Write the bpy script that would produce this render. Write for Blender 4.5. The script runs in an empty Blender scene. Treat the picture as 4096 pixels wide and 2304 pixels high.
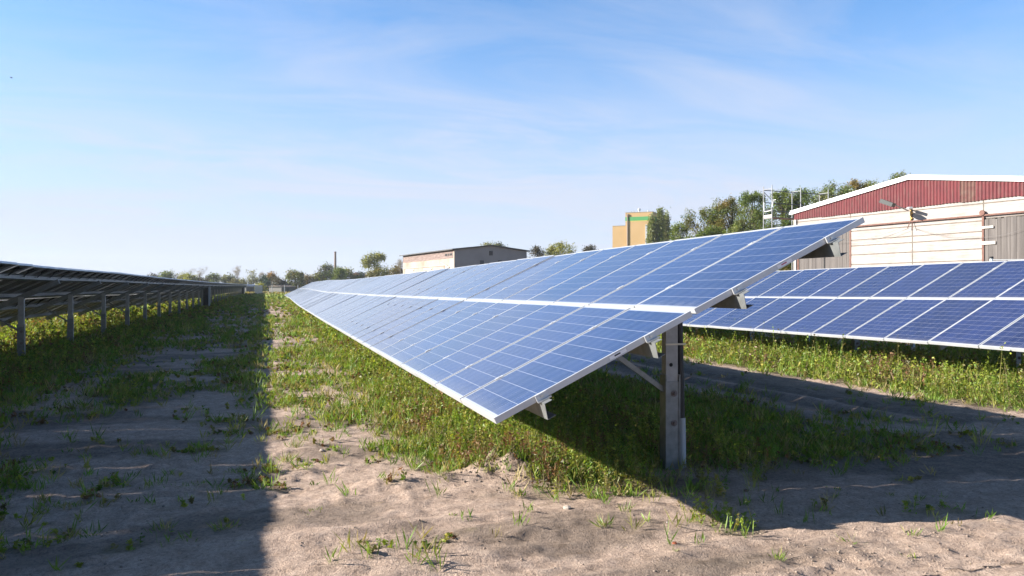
import bpy, math, random
import numpy as np
from mathutils import Vector, Matrix
R = math.radians
S = bpy.context.scene
COL = S.collection
rng = np.random.default_rng(7)
random.seed(7)

# ------------------------------------------------------------------ camera
HC = 1.63
YAW = 0.2952
FOC = 3173.0                       # focal length in pixels of the 4096 px wide photograph
cam = bpy.data.cameras.new('camera')
cam.lens = 36.0 * FOC / 4096.0
cam.sensor_width = 36.0
cam.clip_start = 0.05
cam.clip_end = 6000
cam_o = bpy.data.objects.new('camera', cam)
COL.objects.link(cam_o)
cam_o.location = (0, 0, HC)
cam_o.rotation_euler = (R(90) + 0.0033, 0, -YAW)
S.camera = cam_o

# ------------------------------------------------------------------ sun, sky, exposure
SUN_DIR = Vector((-1.621, 0.464, 0.752)).normalized()      # towards the sun
sun_el = math.asin(SUN_DIR.z)
sun_az = math.atan2(SUN_DIR.x, SUN_DIR.y)
sun = bpy.data.lights.new('sun', 'SUN')
sun.energy = 5.0
sun.angle = R(0.5)
sun.color = (1.0, 0.93, 0.83)
sun_o = bpy.data.objects.new('sun', sun)
COL.objects.link(sun_o)
sun_o.rotation_euler = SUN_DIR.to_track_quat('Z', 'Y').to_euler()
sun_o.location = (-30, 10, 30)

world = bpy.data.worlds.new('World')
S.world = world
world.use_nodes = True
wt = world.node_tree
wt.nodes.clear()
def wn(t, **k):
    n = wt.nodes.new(t)
    for a, b in k.items(): setattr(n, a, b)
    return n
def wmath(op, a, b=None, c=None):
    n = wn('ShaderNodeMath', operation=op)
    for i, v in enumerate((a, b, c)):
        if v is None: continue
        if isinstance(v, (int, float)): n.inputs[i].default_value = v
        else: wt.links.new(v, n.inputs[i])
    return n.outputs[0]
sky = wn('ShaderNodeTexSky', sky_type='NISHITA')
sky.sun_disc = False
sky.sun_elevation = sun_el
sky.sun_rotation = sun_az
sky.altitude = 50
sky.air_density = 1.0
sky.dust_density = 0.7
sky.ozone_density = 2.5
bg = wn('ShaderNodeBackground')
bg.inputs['Strength'].default_value = 0.05
out = wn('ShaderNodeOutputWorld')
tc = wn('ShaderNodeTexCoord')
sep = wn('ShaderNodeSeparateXYZ')
wt.links.new(tc.outputs['Generated'], sep.inputs[0])
zz = wmath('MAXIMUM', sep.outputs[2], 0.0)
den = wmath('ADD', zz, 0.12)
px = wmath('DIVIDE', sep.outputs[0], den)
py = wmath('DIVIDE', sep.outputs[1], den)
comb = wn('ShaderNodeCombineXYZ')
wt.links.new(px, comb.inputs[0]); wt.links.new(py, comb.inputs[1])
mp = wn('ShaderNodeMapping')
mp.inputs['Rotation'].default_value = (0, 0, R(28))
mp.inputs['Scale'].default_value = (0.8, 1.9, 1)
wt.links.new(comb.outputs[0], mp.inputs[0])
n1 = wn('ShaderNodeTexNoise'); n1.inputs['Scale'].default_value = 0.9; n1.inputs['Detail'].default_value = 10
n1.inputs['Roughness'].default_value = 0.62; n1.inputs['Distortion'].default_value = 1.1
wt.links.new(mp.outputs[0], n1.inputs[0])
mp2 = wn('ShaderNodeMapping'); mp2.inputs['Location'].default_value = (3.1, 7.7, 0); mp2.inputs['Scale'].default_value = (0.33, 0.4, 1)
wt.links.new(comb.outputs[0], mp2.inputs[0])
n2 = wn('ShaderNodeTexNoise'); n2.inputs['Scale'].default_value = 0.8; n2.inputs['Detail'].default_value = 3
wt.links.new(mp2.outputs[0], n2.inputs[0])
r1 = wn('ShaderNodeMapRange'); r1.inputs['From Min'].default_value = 0.40; r1.inputs['From Max'].default_value = 0.78
wt.links.new(n1.outputs[0], r1.inputs[0])
r2 = wn('ShaderNodeMapRange'); r2.inputs['From Min'].default_value = 0.36; r2.inputs['From Max'].default_value = 0.64
wt.links.new(n2.outputs[0], r2.inputs[0])
hi = wn('ShaderNodeMapRange', interpolation_type='SMOOTHSTEP'); hi.inputs['From Min'].default_value = 0.34; hi.inputs['From Max'].default_value = 0.6
hi.inputs['To Min'].default_value = 0.62; hi.inputs['To Max'].default_value = 0.08
wt.links.new(sep.outputs[2], hi.inputs[0])
cl = wmath('MULTIPLY', wmath('MULTIPLY', r1.outputs[0], r2.outputs[0]), hi.outputs[0])
# pale veil towards the horizon
hz = wn('ShaderNodeMapRange', interpolation_type='SMOOTHSTEP')
hz.inputs['From Min'].default_value = -0.02; hz.inputs['From Max'].default_value = 0.38
hz.inputs['To Min'].default_value = 0.95; hz.inputs['To Max'].default_value = 0.0
wt.links.new(sep.outputs[2], hz.inputs[0])
mix = wn('ShaderNodeMixRGB')
mix.inputs['Color2'].default_value = (4.75, 5.1, 6.15, 1)
tot = wmath('MINIMUM', wmath('ADD', cl, hz.outputs[0]), 0.94)
tint = wn('ShaderNodeMixRGB', blend_type='MULTIPLY'); tint.inputs[0].default_value = 1.0
tint.inputs['Color2'].default_value = (0.76, 1.23, 1.60, 1)
wt.links.new(sky.outputs[0], tint.inputs['Color1'])
zd = wn('ShaderNodeMapRange', interpolation_type='SMOOTHSTEP'); zd.inputs['From Min'].default_value = 0.33; zd.inputs['From Max'].default_value = 0.75
zd.inputs['To Min'].default_value = 1.0; zd.inputs['To Max'].default_value = 0.42
wt.links.new(sep.outputs[2], zd.inputs[0])
deep = wn('ShaderNodeVectorMath', operation='SCALE')          # the sky deepens towards the zenith
wt.links.new(tint.outputs[0], deep.inputs[0]); wt.links.new(zd.outputs[0], deep.inputs['Scale'])
wt.links.new(tot, mix.inputs[0]); wt.links.new(deep.outputs[0], mix.inputs['Color1'])
wt.links.new(mix.outputs[0], bg.inputs[0]); wt.links.new(bg.outputs[0], out.inputs[0])

S.view_settings.view_transform = 'Standard'
S.view_settings.look = 'None'
S.view_settings.gamma = 1.0
S.view_settings.use_curve_mapping = False
S.view_settings.exposure = 1.6

# ------------------------------------------------------------------ helpers
CY, SY = math.cos(YAW), math.sin(YAW)
def P(u, Z, v=None):
    """world point at photo column u, depth Z along the view axis (and row v)"""
    k = (u - 2048) / FOC
    X = k * Z
    x = X * CY + Z * SY; y = -X * SY + Z * CY
    z = 0.0 if v is None else HC + (1162 - v) / FOC * Z
    return Vector((x, y, z))

def tag(o, label=None, cat=None, group=None, kind=None):
    if label: o['label'] = label
    if cat: o['category'] = cat
    if group: o['group'] = group
    if kind: o['kind'] = kind
    return o
def thing(name, label, cat, loc=(0, 0, 0), group=None):
    o = bpy.data.objects.new(name, None)
    COL.objects.link(o); o.location = loc; o.empty_display_size = 0.3
    return tag(o, label, cat, group)

class MB:
    def __init__(s): s.v = []; s.f = []; s.m = []
    def quad(s, a, b, c, d, m=0):
        n = len(s.v); s.v += [tuple(a), tuple(b), tuple(c), tuple(d)]; s.f.append((n, n+1, n+2, n+3)); s.m.append(m)
    def hexa(s, p, m=0):                     # p: 8 corners, bottom ring 0-3 then top ring 4-7
        n = len(s.v); s.v += [tuple(q) for q in p]
        for f in ((3,2,1,0),(4,5,6,7),(0,1,5,4),(1,2,6,5),(2,3,7,6),(3,0,4,7)):
            s.f.append(tuple(n+i for i in f)); s.m.append(m)
    def box(s, x0, x1, y0, y1, z0, z1, m=0, M=None):
        p = [Vector(q) for q in ((x0,y0,z0),(x1,y0,z0),(x1,y1,z0),(x0,y1,z0),(x0,y0,z1),(x1,y0,z1),(x1,y1,z1),(x0,y1,z1))]
        if M is not None: p = [M @ q for q in p]
        s.hexa(p, m)
    def bar(s, a, b, w, h, up=(0,0,1), m=0):
        a = Vector(a); b = Vector(b); d = (b-a).normalized(); up = Vector(up)
        r = d.cross(up)
        if r.length < 1e-4: r = d.cross(Vector((1,0,0)))
        r.normalize(); u = r.cross(d).normalized()
        r = r*w/2; u = u*h/2
        s.hexa([a-r-u, a+r-u, b+r-u, b-r-u, a-r+u, a+r+u, b+r+u, b-r+u], m)
    def prism(s, pts, a, b, m=0):            # closed polygon swept from frame a to b; pts are lists of Vectors at each end
        n = len(s.v); k = len(a); s.v += [tuple(q) for q in a] + [tuple(q) for q in b]
        for i in range(k):
            j = (i+1) % k; s.f.append((n+i, n+j, n+k+j, n+k+i)); s.m.append(m)
        s.f.append(tuple(n+i for i in reversed(range(k)))); s.m.append(m)
        s.f.append(tuple(n+k+i for i in range(k))); s.m.append(m)
    def tube(s, path, rad, n=6, m=0):
        path = [Vector(p) for p in path]
        if isinstance(rad, (int, float)): rad = [rad]*len(path)
        base = len(s.v); pr = None
        for i, p in enumerate(path):
            d = (path[min(i+1, len(path)-1)] - path[max(i-1, 0)]).normalized()
            if pr is None:
                pr = d.cross(Vector((0,0,1)))
                if pr.length < 1e-3: pr = d.cross(Vector((1,0,0)))
            pr = (pr - d*pr.dot(d)).normalized(); q = d.cross(pr)
            for k in range(n):
                t = 2*math.pi*k/n; s.v.append(tuple(p + (pr*math.cos(t)+q*math.sin(t))*rad[i]))
        for i in range(len(path)-1):
            for k in range(n):
                a = base+i*n+k; b = base+i*n+(k+1) % n
                s.f.append((a, b, b+n, a+n)); s.m.append(m)
        s.f.append(tuple(base+k for k in reversed(range(n)))); s.m.append(m)
        e = base+(len(path)-1)*n
        s.f.append(tuple(e+k for k in range(n))); s.m.append(m)
    def mesh(s, name, mats):
        me = bpy.data.meshes.new(name)
        me.from_pydata(s.v, [], s.f)
        for m in (mats if isinstance(mats, (list, tuple)) else [mats]): me.materials.append(m)
        me.polygons.foreach_set('material_index', s.m)
        me.update()
        return me
    def build(s, name, mats, parent=None):
        """vertices are given in world coordinates; the object hangs under parent"""
        o = bpy.data.objects.new(name, s.mesh(name, mats)); COL.objects.link(o)
        if parent is not None:
            o.parent = parent
            top = parent; off = Vector((0,0,0))
            while top is not None: off += Vector(top.location); top = top.parent
            o.location = -off
        return o

def raw_mesh(name, V, F, mat, col=None, parent=None, smooth=False, loc=None):
    """V (n,3) and F (m,4 or 3) numpy arrays, col (n,3) per vertex"""
    me = bpy.data.meshes.new(name)
    k = F.shape[1]
    me.vertices.add(len(V)); me.vertices.foreach_set('co', V.astype(np.float32).ravel())
    me.loops.add(F.size); me.loops.foreach_set('vertex_index', F.astype(np.int32).ravel())
    me.polygons.add(len(F))
    me.polygons.foreach_set('loop_start', np.arange(0, F.size, k, dtype=np.int32))
    me.polygons.foreach_set('loop_total', np.full(len(F), k, dtype=np.int32))
    if smooth: me.polygons.foreach_set('use_smooth', np.ones(len(F), dtype=bool))
    me.update(calc_edges=True)
    if col is not None:
        a = me.color_attributes.new('Col', 'FLOAT_COLOR', 'POINT')
        c = np.ones((len(V), 4), np.float32); c[:, :col.shape[1]] = col
        a.data.foreach_set('color', c.ravel())
    me.materials.append(mat)
    o = bpy.data.objects.new(name, me); COL.objects.link(o)
    if parent is not None:
        o.parent = parent; o.location = -Vector(parent.location)
    return o

# numpy value noise
_T = np.random.default_rng(3).random((256, 256)).astype(np.float32)
def vn(x, y):
    xi = np.floor(x).astype(int); yi = np.floor(y).astype(int)
    fx = x-xi; fy = y-yi; fx = fx*fx*(3-2*fx); fy = fy*fy*(3-2*fy)
    a = _T[xi & 255, yi & 255]; b = _T[(xi+1) & 255, yi & 255]; c = _T[xi & 255, (yi+1) & 255]; d = _T[(xi+1) & 255, (yi+1) & 255]
    return (a*(1-fx)+b*fx)*(1-fy)+(c*(1-fx)+d*fx)*fy
def fbm(x, y, o=4, g=0.5):
    r = 0; a = 1; t = 0
    for i in range(o):
        r = r + a*vn(x*2**i+17.3*i, y*2**i+5.1*i); t += a; a *= g
    return r/t
def ss(a, b, x):
    t = np.clip((x-a)/(b-a), 0, 1); return t*t*(3-2*t)

# ------------------------------------------------------------------ materials
def mat(name, rgb=(0.5,0.5,0.5), rough=0.6, metal=0.0, spec=0.5):
    m = bpy.data.materials.new(name); m.use_nodes = True
    b = m.node_tree.nodes['Principled BSDF']
    b.inputs['Base Color'].default_value = (*rgb, 1); b.inputs['Roughness'].default_value = rough
    b.inputs['Metallic'].default_value = metal; b.inputs['Specular IOR Level'].default_value = spec
    return m
def N(m, t, **k):
    n = m.node_tree.nodes.new(t)
    for a, b in k.items(): setattr(n, a, b)
    return n
def L(m, a, b): m.node_tree.links.new(a, b)
def bsdf(m): return m.node_tree.nodes['Principled BSDF']
def fm(m, op, a, b=None, c=None):
    n = N(m, 'ShaderNodeMath', operation=op)
    for i, v in enumerate((a, b, c)):
        if v is None: continue
        if isinstance(v, (int, float)): n.inputs[i].default_value = v
        else: L(m, v, n.inputs[i])
    return n.outputs[0]
def coords(m, scale=(1,1,1), kind='Object', rot=(0,0,0)):
    t = N(m, 'ShaderNodeTexCoord'); p = N(m, 'ShaderNodeMapping')
    p.inputs['Scale'].default_value = scale; p.inputs['Rotation'].default_value = rot
    L(m, t.outputs[kind], p.inputs[0]); return p.outputs[0]
def noise(m, vec, scale, detail=4, rough=0.55, dist=0.0):
    n = N(m, 'ShaderNodeTexNoise'); L(m, vec, n.inputs['Vector'])
    n.inputs['Scale'].default_value = scale; n.inputs['Detail'].default_value = detail
    n.inputs['Roughness'].default_value = rough; n.inputs['Distortion'].default_value = dist
    return n.outputs[0]
def ramp(m, f, stops):
    r = N(m, 'ShaderNodeValToRGB'); L(m, f, r.inputs[0])
    e = r.color_ramp.elements
    while len(e) < len(stops): e.new(0.5)
    for i, (p, c) in enumerate(stops):
        e[i].position = p; e[i].color = (*c, 1) if len(c) == 3 else c
    return r.outputs[0]
def mixc(m, f, a, b, blend='MIX'):
    n = N(m, 'ShaderNodeMixRGB', blend_type=blend)
    for i, v in enumerate((f, a, b)):
        if isinstance(v, (int, float)): n.inputs[i].default_value = v
        elif isinstance(v, tuple): n.inputs[i].default_value = (*v, 1)
        else: L(m, v, n.inputs[i])
    return n.outputs[0]
def bump(m, h, strength=0.3, dist=0.02):
    n = N(m, 'ShaderNodeBump'); n.inputs['Strength'].default_value = strength; n.inputs['Distance'].default_value = dist
    L(m, h, n.inputs['Height']); L(m, n.outputs[0], bsdf(m).inputs['Normal'])
def varied(name, c1, c2, scale=4, rough=0.6, metal=0.0, stretch=(1,1,1), bstr=0.0, bdist=0.01, detail=5, spec=0.5, lo=0.3, hi=0.7):
    m = mat(name, c1, rough, metal, spec); v = coords(m, stretch); n = noise(m, v, scale, detail)
    L(m, ramp(m, n, [(lo, c1), (hi, c2)]), bsdf(m).inputs['Base Color'])
    if bstr: bump(m, n, bstr, bdist)
    return m

M_alu = varied('anodised_aluminium', (0.46,0.47,0.49), (0.54,0.55,0.57), 3, 0.42, 0.35, spec=0.5)
M_galv = varied('galvanised_steel', (0.16,0.17,0.17), (0.24,0.25,0.25), 14, 0.5, 0.55, detail=8)
M_galvd = varied('weathered_zinc_post', (0.27,0.265,0.255), (0.38,0.37,0.36), 9, 0.6, 0.3, detail=8, bstr=0.1)
M_back = varied('panel_backsheet', (0.10,0.10,0.097), (0.13,0.13,0.125), 2, 0.6)  # white sheet darkened in its colour to carry the underside's shade
M_black = mat('black_plastic', (0.012,0.012,0.014), 0.5)
M_pvc = mat('grey_plastic_pipe', (0.36,0.38,0.40), 0.45)
M_rust = varied('rusty_steel', (0.10,0.045,0.035), (0.17,0.085,0.065), 10, 0.8, bstr=0.2)
M_washer = varied('dull_washer', (0.10,0.08,0.075), (0.17,0.14,0.13), 30, 0.6)
M_bolt = mat('bolt_steel', (0.5,0.5,0.5), 0.35, 0.9)
M_dark = mat('dark_opening', (0.01,0.01,0.012), 0.8)
M_tie = mat('cable_tie', (0.62,0.55,0.42), 0.5)
M_stick = mat('sticker_paper', (0.75,0.74,0.76), 0.5)
M_stickr = mat('sticker_print', (0.45,0.12,0.18), 0.5)

def glass_material():
    m = mat('solar_glass', (0.02,0.03,0.1), 0.10, 0.0, 0.5)
    t = N(m, 'ShaderNodeTexCoord'); s = N(m, 'ShaderNodeSeparateXYZ'); L(m, t.outputs['Object'], s.inputs[0])
    cu = fm(m, 'DIVIDE', fm(m, 'SUBTRACT', s.outputs[0], 0.021), 0.158)
    cv = fm(m, 'DIVIDE', fm(m, 'SUBTRACT', s.outputs[1], 0.038), 0.1574)
    fu = fm(m, 'FRACT', cu); fv = fm(m, 'FRACT', cv)
    def edge(f, w):                         # 1 inside the gap of half width w (in cells)
        return fm(m, 'LESS_THAN', fm(m, 'MINIMUM', f, fm(m, 'SUBTRACT', 1.0, f)), w)
    gap = fm(m, 'MAXIMUM', edge(fu, 0.007), edge(fv, 0.011))
    inu = fm(m, 'MULTIPLY', fm(m, 'GREATER_THAN', cu, 0.0), fm(m, 'LESS_THAN', cu, 6.0))
    inv = fm(m, 'MULTIPLY', fm(m, 'GREATER_THAN', cv, 0.0), fm(m, 'LESS_THAN', cv, 10.0))
    inside = fm(m, 'MULTIPLY', inu, inv)
    b1 = fm(m, 'LESS_THAN', fm(m, 'ABSOLUTE', fm(m, 'SUBTRACT', fu, 0.27)), 0.0075)
    b2 = fm(m, 'LESS_THAN', fm(m, 'ABSOLUTE', fm(m, 'SUBTRACT', fu, 0.73)), 0.0075)
    bus = fm(m, 'MULTIPLY', fm(m, 'MAXIMUM', b1, b2), inside)
    white = fm(m, 'MAXIMUM', gap, fm(m, 'SUBTRACT', 1.0, inside))
    # polycrystalline tone, slightly different in each cell and each module
    cid = N(m, 'ShaderNodeCombineXYZ'); L(m, fm(m, 'FLOOR', cu), cid.inputs[0]); L(m, fm(m, 'FLOOR', cv), cid.inputs[1])
    oi = N(m, 'ShaderNodeObjectInfo'); L(m, fm(m, 'MULTIPLY', oi.outputs['Random'], 50.0), cid.inputs[2])
    wn_ = N(m, 'ShaderNodeTexWhiteNoise', noise_dimensions='3D'); L(m, cid.outputs[0], wn_.inputs[0])
    vor = N(m, 'ShaderNodeTexVoronoi'); vor.inputs['Scale'].default_value = 90; L(m, t.outputs['Object'], vor.inputs['Vector'])
    f = fm(m, 'MULTIPLY_ADD', vor.outputs['Color'], 0.35, fm(m, 'MULTIPLY', wn_.outputs[0], 0.45))
    f = fm(m, 'ADD', f, fm(m, 'MULTIPLY', fm(m, 'SUBTRACT', oi.outputs['Random'], 0.35), 0.5))
    cell = ramp(m, f, [(0.1, (0.007,0.014,0.062)), (0.9, (0.014,0.026,0.105))])
    c = mixc(m, bus, cell, (0.13,0.15,0.23))
    c = mixc(m, white, c, (0.36,0.37,0.41))
    # a little dust
    mpd = N(m, 'ShaderNodeMapping'); mpd.inputs['Scale'].default_value = (9, 1.1, 1); L(m, t.outputs['Object'], mpd.inputs[0])
    cv3 = N(m, 'ShaderNodeCombineXYZ'); L(m, fm(m, 'MULTIPLY', oi.outputs['Random'], 91.0), cv3.inputs[0]); L(m, cv3.outputs[0], mpd.inputs['Location'])
    dn = noise(m, mpd.outputs[0], 1.3, 7, 0.65)
    d = N(m, 'ShaderNodeMapRange'); L(m, dn, d.inputs[0]); d.inputs['From Min'].default_value = 0.3; d.inputs['From Max'].default_value = 0.8
    d.inputs['To Min'].default_value = 0.015; d.inputs['To Max'].default_value = 0.07
    c = mixc(m, d.outputs[0], c, (0.26,0.27,0.31))
    low = N(m, 'ShaderNodeMapRange'); L(m, s.outputs[1], low.inputs[0]); low.inputs['From Min'].default_value = 0.16; low.inputs['From Max'].default_value = 0.02
    c = mixc(m, fm(m, 'MULTIPLY', fm(m, 'MULTIPLY', low.outputs[0], dn), 0.35), c, (0.30,0.28,0.25))
    L(m, c, bsdf(m).inputs['Base Color'])
    b = bsdf(m); b.inputs['Roughness'].default_value = 0.45; b.inputs['Specular IOR Level'].default_value = 0.2
    b.inputs['Coat Weight'].default_value = 1.0; b.inputs['Coat Roughness'].default_value = 0.09; b.inputs['Coat IOR'].default_value = 1.95
    return m
M_glass = glass_material()

def leaf_material(name='leaf', trans=0.35):
    m = bpy.data.materials.new(name); m.use_nodes = True
    nt = m.node_tree; nt.nodes.clear()
    o = nt.nodes.new('ShaderNodeOutputMaterial'); a = nt.nodes.new('ShaderNodeAttribute'); a.attribute_name = 'Col'
    d = nt.nodes.new('ShaderNodeBsdfDiffuse'); t = nt.nodes.new('ShaderNodeBsdfTranslucent')
    g = nt.nodes.new('ShaderNodeBsdfGlossy'); g.inputs['Roughness'].default_value = 0.45
    g.inputs['Color'].default_value = (0.8,0.85,0.8,1)
    mx = nt.nodes.new('ShaderNodeMixShader'); mx.inputs[0].default_value = trans
    m2 = nt.nodes.new('ShaderNodeMixShader'); m2.inputs[0].default_value = 0.02
    tint = nt.nodes.new('ShaderNodeMixRGB'); tint.blend_type = 'MULTIPLY'; tint.inputs[0].default_value = 1
    tint.inputs[2].default_value = (1.25,1.2,0.55,1)
    nt.links.new(a.outputs['Color'], d.inputs[0]); nt.links.new(a.outputs['Color'], tint.inputs[1])
    nt.links.new(tint.outputs[0], t.inputs[0])
    nt.links.new(d.outputs[0], mx.inputs[1]); nt.links.new(t.outputs[0], mx.inputs[2])
    nt.links.new(mx.outputs[0], m2.inputs[1]); nt.links.new(g.outputs[0], m2.inputs[2]); nt.links.new(m2.outputs[0], o.inputs[0])
    return m
M_leaf = leaf_material()
M_bark = varied('bark', (0.07,0.055,0.045), (0.13,0.11,0.09), 6, 0.9, stretch=(4,4,1), bstr=0.4, bdist=0.05)
M_twig = varied('bare_twigs', (0.16,0.13,0.12), (0.24,0.20,0.19), 6, 0.9)

# ------------------------------------------------------------------ terrain
YM = np.array([-50, 0, 25, 37, 44, 52, 66, 92, 130, 200, 350, 5000.]); ZM = np.array([0, 0, 0.01, 0.04, 0.06, 0.12, 0.28, 0.38, 0.62, 1.05, 1.3, 1.4])
YL = np.array([-50, 0, 20, 28, 38, 64, 100, 140, 200, 350, 5000.]); ZL = np.array([0, 0, -0.02, 0.03, 0.04, 0.12, 0.30, 0.55, 0.8, 1.2, 1.4])
def T0(x, y):
    a = np.interp(y, YM, ZM); b = np.interp(y, YL, ZL)
    w = ss(-5.0, 0.5, x)
    z = a*w+b*(1-w)
    return z
def bumps(x, y):
    """small relief: wheel ruts, ripples left by a dozer, clods, a spoil heap"""
    x = np.asarray(x, float); y = np.asarray(y, float)
    d = np.sqrt(x*x+y*y)
    near = 1-ss(25, 60, d)
    # camera-aligned coordinates are not used: the ripples run across the lane
    wx = x+0.35*y; wy = y-0.12*x
    rip = fbm(wx*1.1+3, wy*6.0, 3)-0.5
    rip = rip*0.07*(1-ss(5.4, 7.2, y))
    rip = rip*(1-0.6*ss(2.4, 3.4, x)); rip = rip+(np.abs(fbm(wx*2.6+50, wy*5.5+9, 3)-0.5))*0.05*(1-ss(4.9, 6.0, y))+(np.abs(fbm(x*5+80, y*9+19, 3)-0.5))*0.035
    und = (fbm(x*0.7+9, y*0.7+4, 4)-0.5)*(0.07-0.055*ss(2.2, 3.2, x)*(1-ss(6, 8, y)))
    fine = (fbm(x*9+1, y*9+2, 3, 0.6)-0.5)*0.022
    # lumpy strip where vehicles turned
    rid = np.abs(fbm(x*2.6+40, y*2.6+11, 3)-0.5)
    lump = (1-0.8*ss(2.2, 3, x)*(1-ss(5.5, 7, y)))*(0.09-rid).clip(0)*0.30*ss(0.45, 0.62, fbm(x*0.5+2, y*0.9+77, 2))
    z = und+rip+fine+lump
    # imprint of a tracked vehicle in the foreground
    t = y+0.30*x+0.10*(fbm(x*1.3+7, y*1.3+3, 2)-0.5)
    tr = (np.abs(((t/0.125) % 1)-0.5)*2)**2*0.020
    band = ss(-2.9, -2.5, x)*(1-ss(1.5, 1.9, x))*ss(3.9, 4.2, y)*(1-ss(5.1, 5.5, y))+ss(2.9, 3.1, x)*(1-ss(5.0, 5.4, x))*ss(3.4, 3.8, y)*(1-ss(4.9, 5.2, y))*0.6
    z = z+tr*band*ss(0.36, 0.56, fbm(x*1.9+15, y*2.2+6, 3))
    # ruts in the right-hand lane
    for xr, dep in ((5.9, 0.035), (7.55, 0.05), (8.3, 0.03)):
        c = xr+0.35*np.sin(y*0.23+xr)
        z = z-dep*np.exp(-((x-c)/0.16)**2)*ss(7.0, 9.5, y)*(0.5+fbm(x*2, y*1.1, 2))
        z = z+dep*0.6*np.exp(-((x-c-0.27)/0.10)**2)*ss(7.0, 9.5, y)
    # spoil heap by the weeds
    q = np.exp(-(((x-2.05)/0.34)**2+((y-6.72)/0.30)**2))
    z = z+q*(0.20+0.14*(fbm(x*11, y*11, 3)-0.5)*2)
    q = np.exp(-(((x-1.15)/0.55)**2+((y-6.55)/0.20)**2)); z = z+0.07*q
    q = np.exp(-(((x-3.05)/0.75)**2+((y-3.95)/0.16)**2)); z = z+q*0.05*(fbm(x*9, y*9, 3)*2-0.9)
    return z*near
def H(x, y): return T0(x, y)+bumps(x, y)

def veg(x, y):
    """how much the ground is overgrown, 0..1"""
    x = np.asarray(x, float); y = np.asarray(y, float)
    n = fbm(x*0.9+13, y*0.55+3, 4); n2 = fbm(x*2.3+5, y*2.0+31, 3)
    nn = 0.6*n+0.4*n2
    front = 6.75+0.5*(fbm(x*0.8+70, y*0+1, 2)-0.5)*2-1.2*np.exp(-((x-2.65)/0.55)**4)+0.7*np.exp(-((x-1.1)/0.5)**2)
    main = ss(0.85, 1.7, x+1.3*(n2-0.5))*(1-ss(4.2, 5.2, x))*ss(-0.25, 0.35, y-front)
    main = main*ss(0.30, 0.46, nn+0.2*ss(1.5, 2.2, x))
    mid = ss(-0.4, 0.0, x)*(1-ss(0.9, 1.4, x))*ss(6.6, 7.1, y)*ss(0.46, 0.62, nn+0.06*ss(12, 20, y))*0.7
    right = ss(9.3, 9.9, x+0.9*(n-0.5))*(1-ss(13.0, 15.5, x))
    rlane = ss(4.2, 4.8, x)*(1-ss(9.2, 9.8, x))*ss(0.52, 0.66, nn-0.05*ss(5.5, 7, x))*0.4*ss(5.2, 6.2, y)
    under = ss(3.4, 3.9, x)*(1-ss(5.6, 6.8, x))*ss(6.0, 6.8, y)*0.65
    behind = ss(14.5, 16, x)*ss(0.42, 0.55, nn)*0.6
    left = (1-ss(-4.7, -2.9, x+1.4*(n-0.5)))*ss(5, 8, y)*0.95
    llane = ss(-4.0, -3, x)*(1-ss(-0.5, 0.0, x))*ss(0.45, 0.62, nn+0.06*ss(12, 30, y))*0.6*ss(5.2, 7.2, y)
    far = ss(18, 45, y)*0.5*ss(0.38, 0.56, nn)*(1-ss(5.5, 8, x))
    track = np.exp(-((x+1.2+0.4*np.sin(y*0.11))/0.28)**2)+np.exp(-((x-0.25+0.4*np.sin(y*0.11))/0.25)**2)+np.exp(-((x+2.7+0.3*np.sin(y*0.13))/0.25)**2)
    llane = llane*(1-0.75*np.clip(track, 0, 1)); mid = mid*(1-0.75*np.clip(track, 0, 1)); far = far*(1-0.8*np.clip(track, 0, 1))
    v = np.maximum.reduce([main, mid, right, rlane, under, behind, left, llane, far])
    spot = ss(0.70, 0.78, n2)*0.5*(y > 4.6)
    return np.clip(np.maximum(v, spot), 0, 1)

def axis(segs):
    r = [segs[0][0]]
    for a, b, st0, st1 in segs:
        x = a
        while x < b-1e-6:
            t = (x-a)/(b-a); x += st0*(1-t)+st1*t; r.append(x)
    return np.array(r)
xs = np.concatenate([-axis([(0, 5, .03, .06), (5, 15, .06, .3), (15, 60, .4, 4), (60, 3000, 5, 400)])[::-1], axis([(0, 4.5, .03, .035), (4.5, 14, .04, .12), (14, 30, .15, 1), (30, 100, 1.2, 8), (100, 3000, 10, 400)])[1:]])
ys = np.concatenate([axis([(-40, -2, 6, 2), (-2, 3.6, .6, .05), (3.6, 9, .025, .04), (9, 25, .045, .14), (25, 60, .15, .7), (60, 150, .8, 4), (150, 4500, 6, 400)])])
GX, GY = np.meshgrid(xs, ys)
GZ = H(GX, GY)
nx, ny = len(xs), len(ys)
V = np.stack([GX.ravel(), GY.ravel(), GZ.ravel()], 1)
ii = (np.arange(ny-1)[:, None]*nx+np.arange(nx-1)[None, :]).ravel()
F = np.stack([ii, ii+1, ii+nx+1, ii+nx], 1)
gv = veg(V[:, 0], V[:, 1]).astype(np.float32)
meadow = ss(96, 110, V[:, 1]).astype(np.float32)
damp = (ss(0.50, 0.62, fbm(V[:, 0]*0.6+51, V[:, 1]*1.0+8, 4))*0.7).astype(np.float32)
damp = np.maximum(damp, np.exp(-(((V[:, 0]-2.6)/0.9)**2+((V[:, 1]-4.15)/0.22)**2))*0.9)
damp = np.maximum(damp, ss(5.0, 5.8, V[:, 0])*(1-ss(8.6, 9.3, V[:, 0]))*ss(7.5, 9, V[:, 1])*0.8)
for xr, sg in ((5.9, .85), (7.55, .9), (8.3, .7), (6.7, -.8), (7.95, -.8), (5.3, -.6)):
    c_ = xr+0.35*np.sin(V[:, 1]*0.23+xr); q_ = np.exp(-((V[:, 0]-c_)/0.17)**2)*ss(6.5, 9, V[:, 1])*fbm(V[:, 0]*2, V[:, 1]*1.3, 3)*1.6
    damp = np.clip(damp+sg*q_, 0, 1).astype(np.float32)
gcol = np.stack([gv, meadow, damp], 1)

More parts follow.
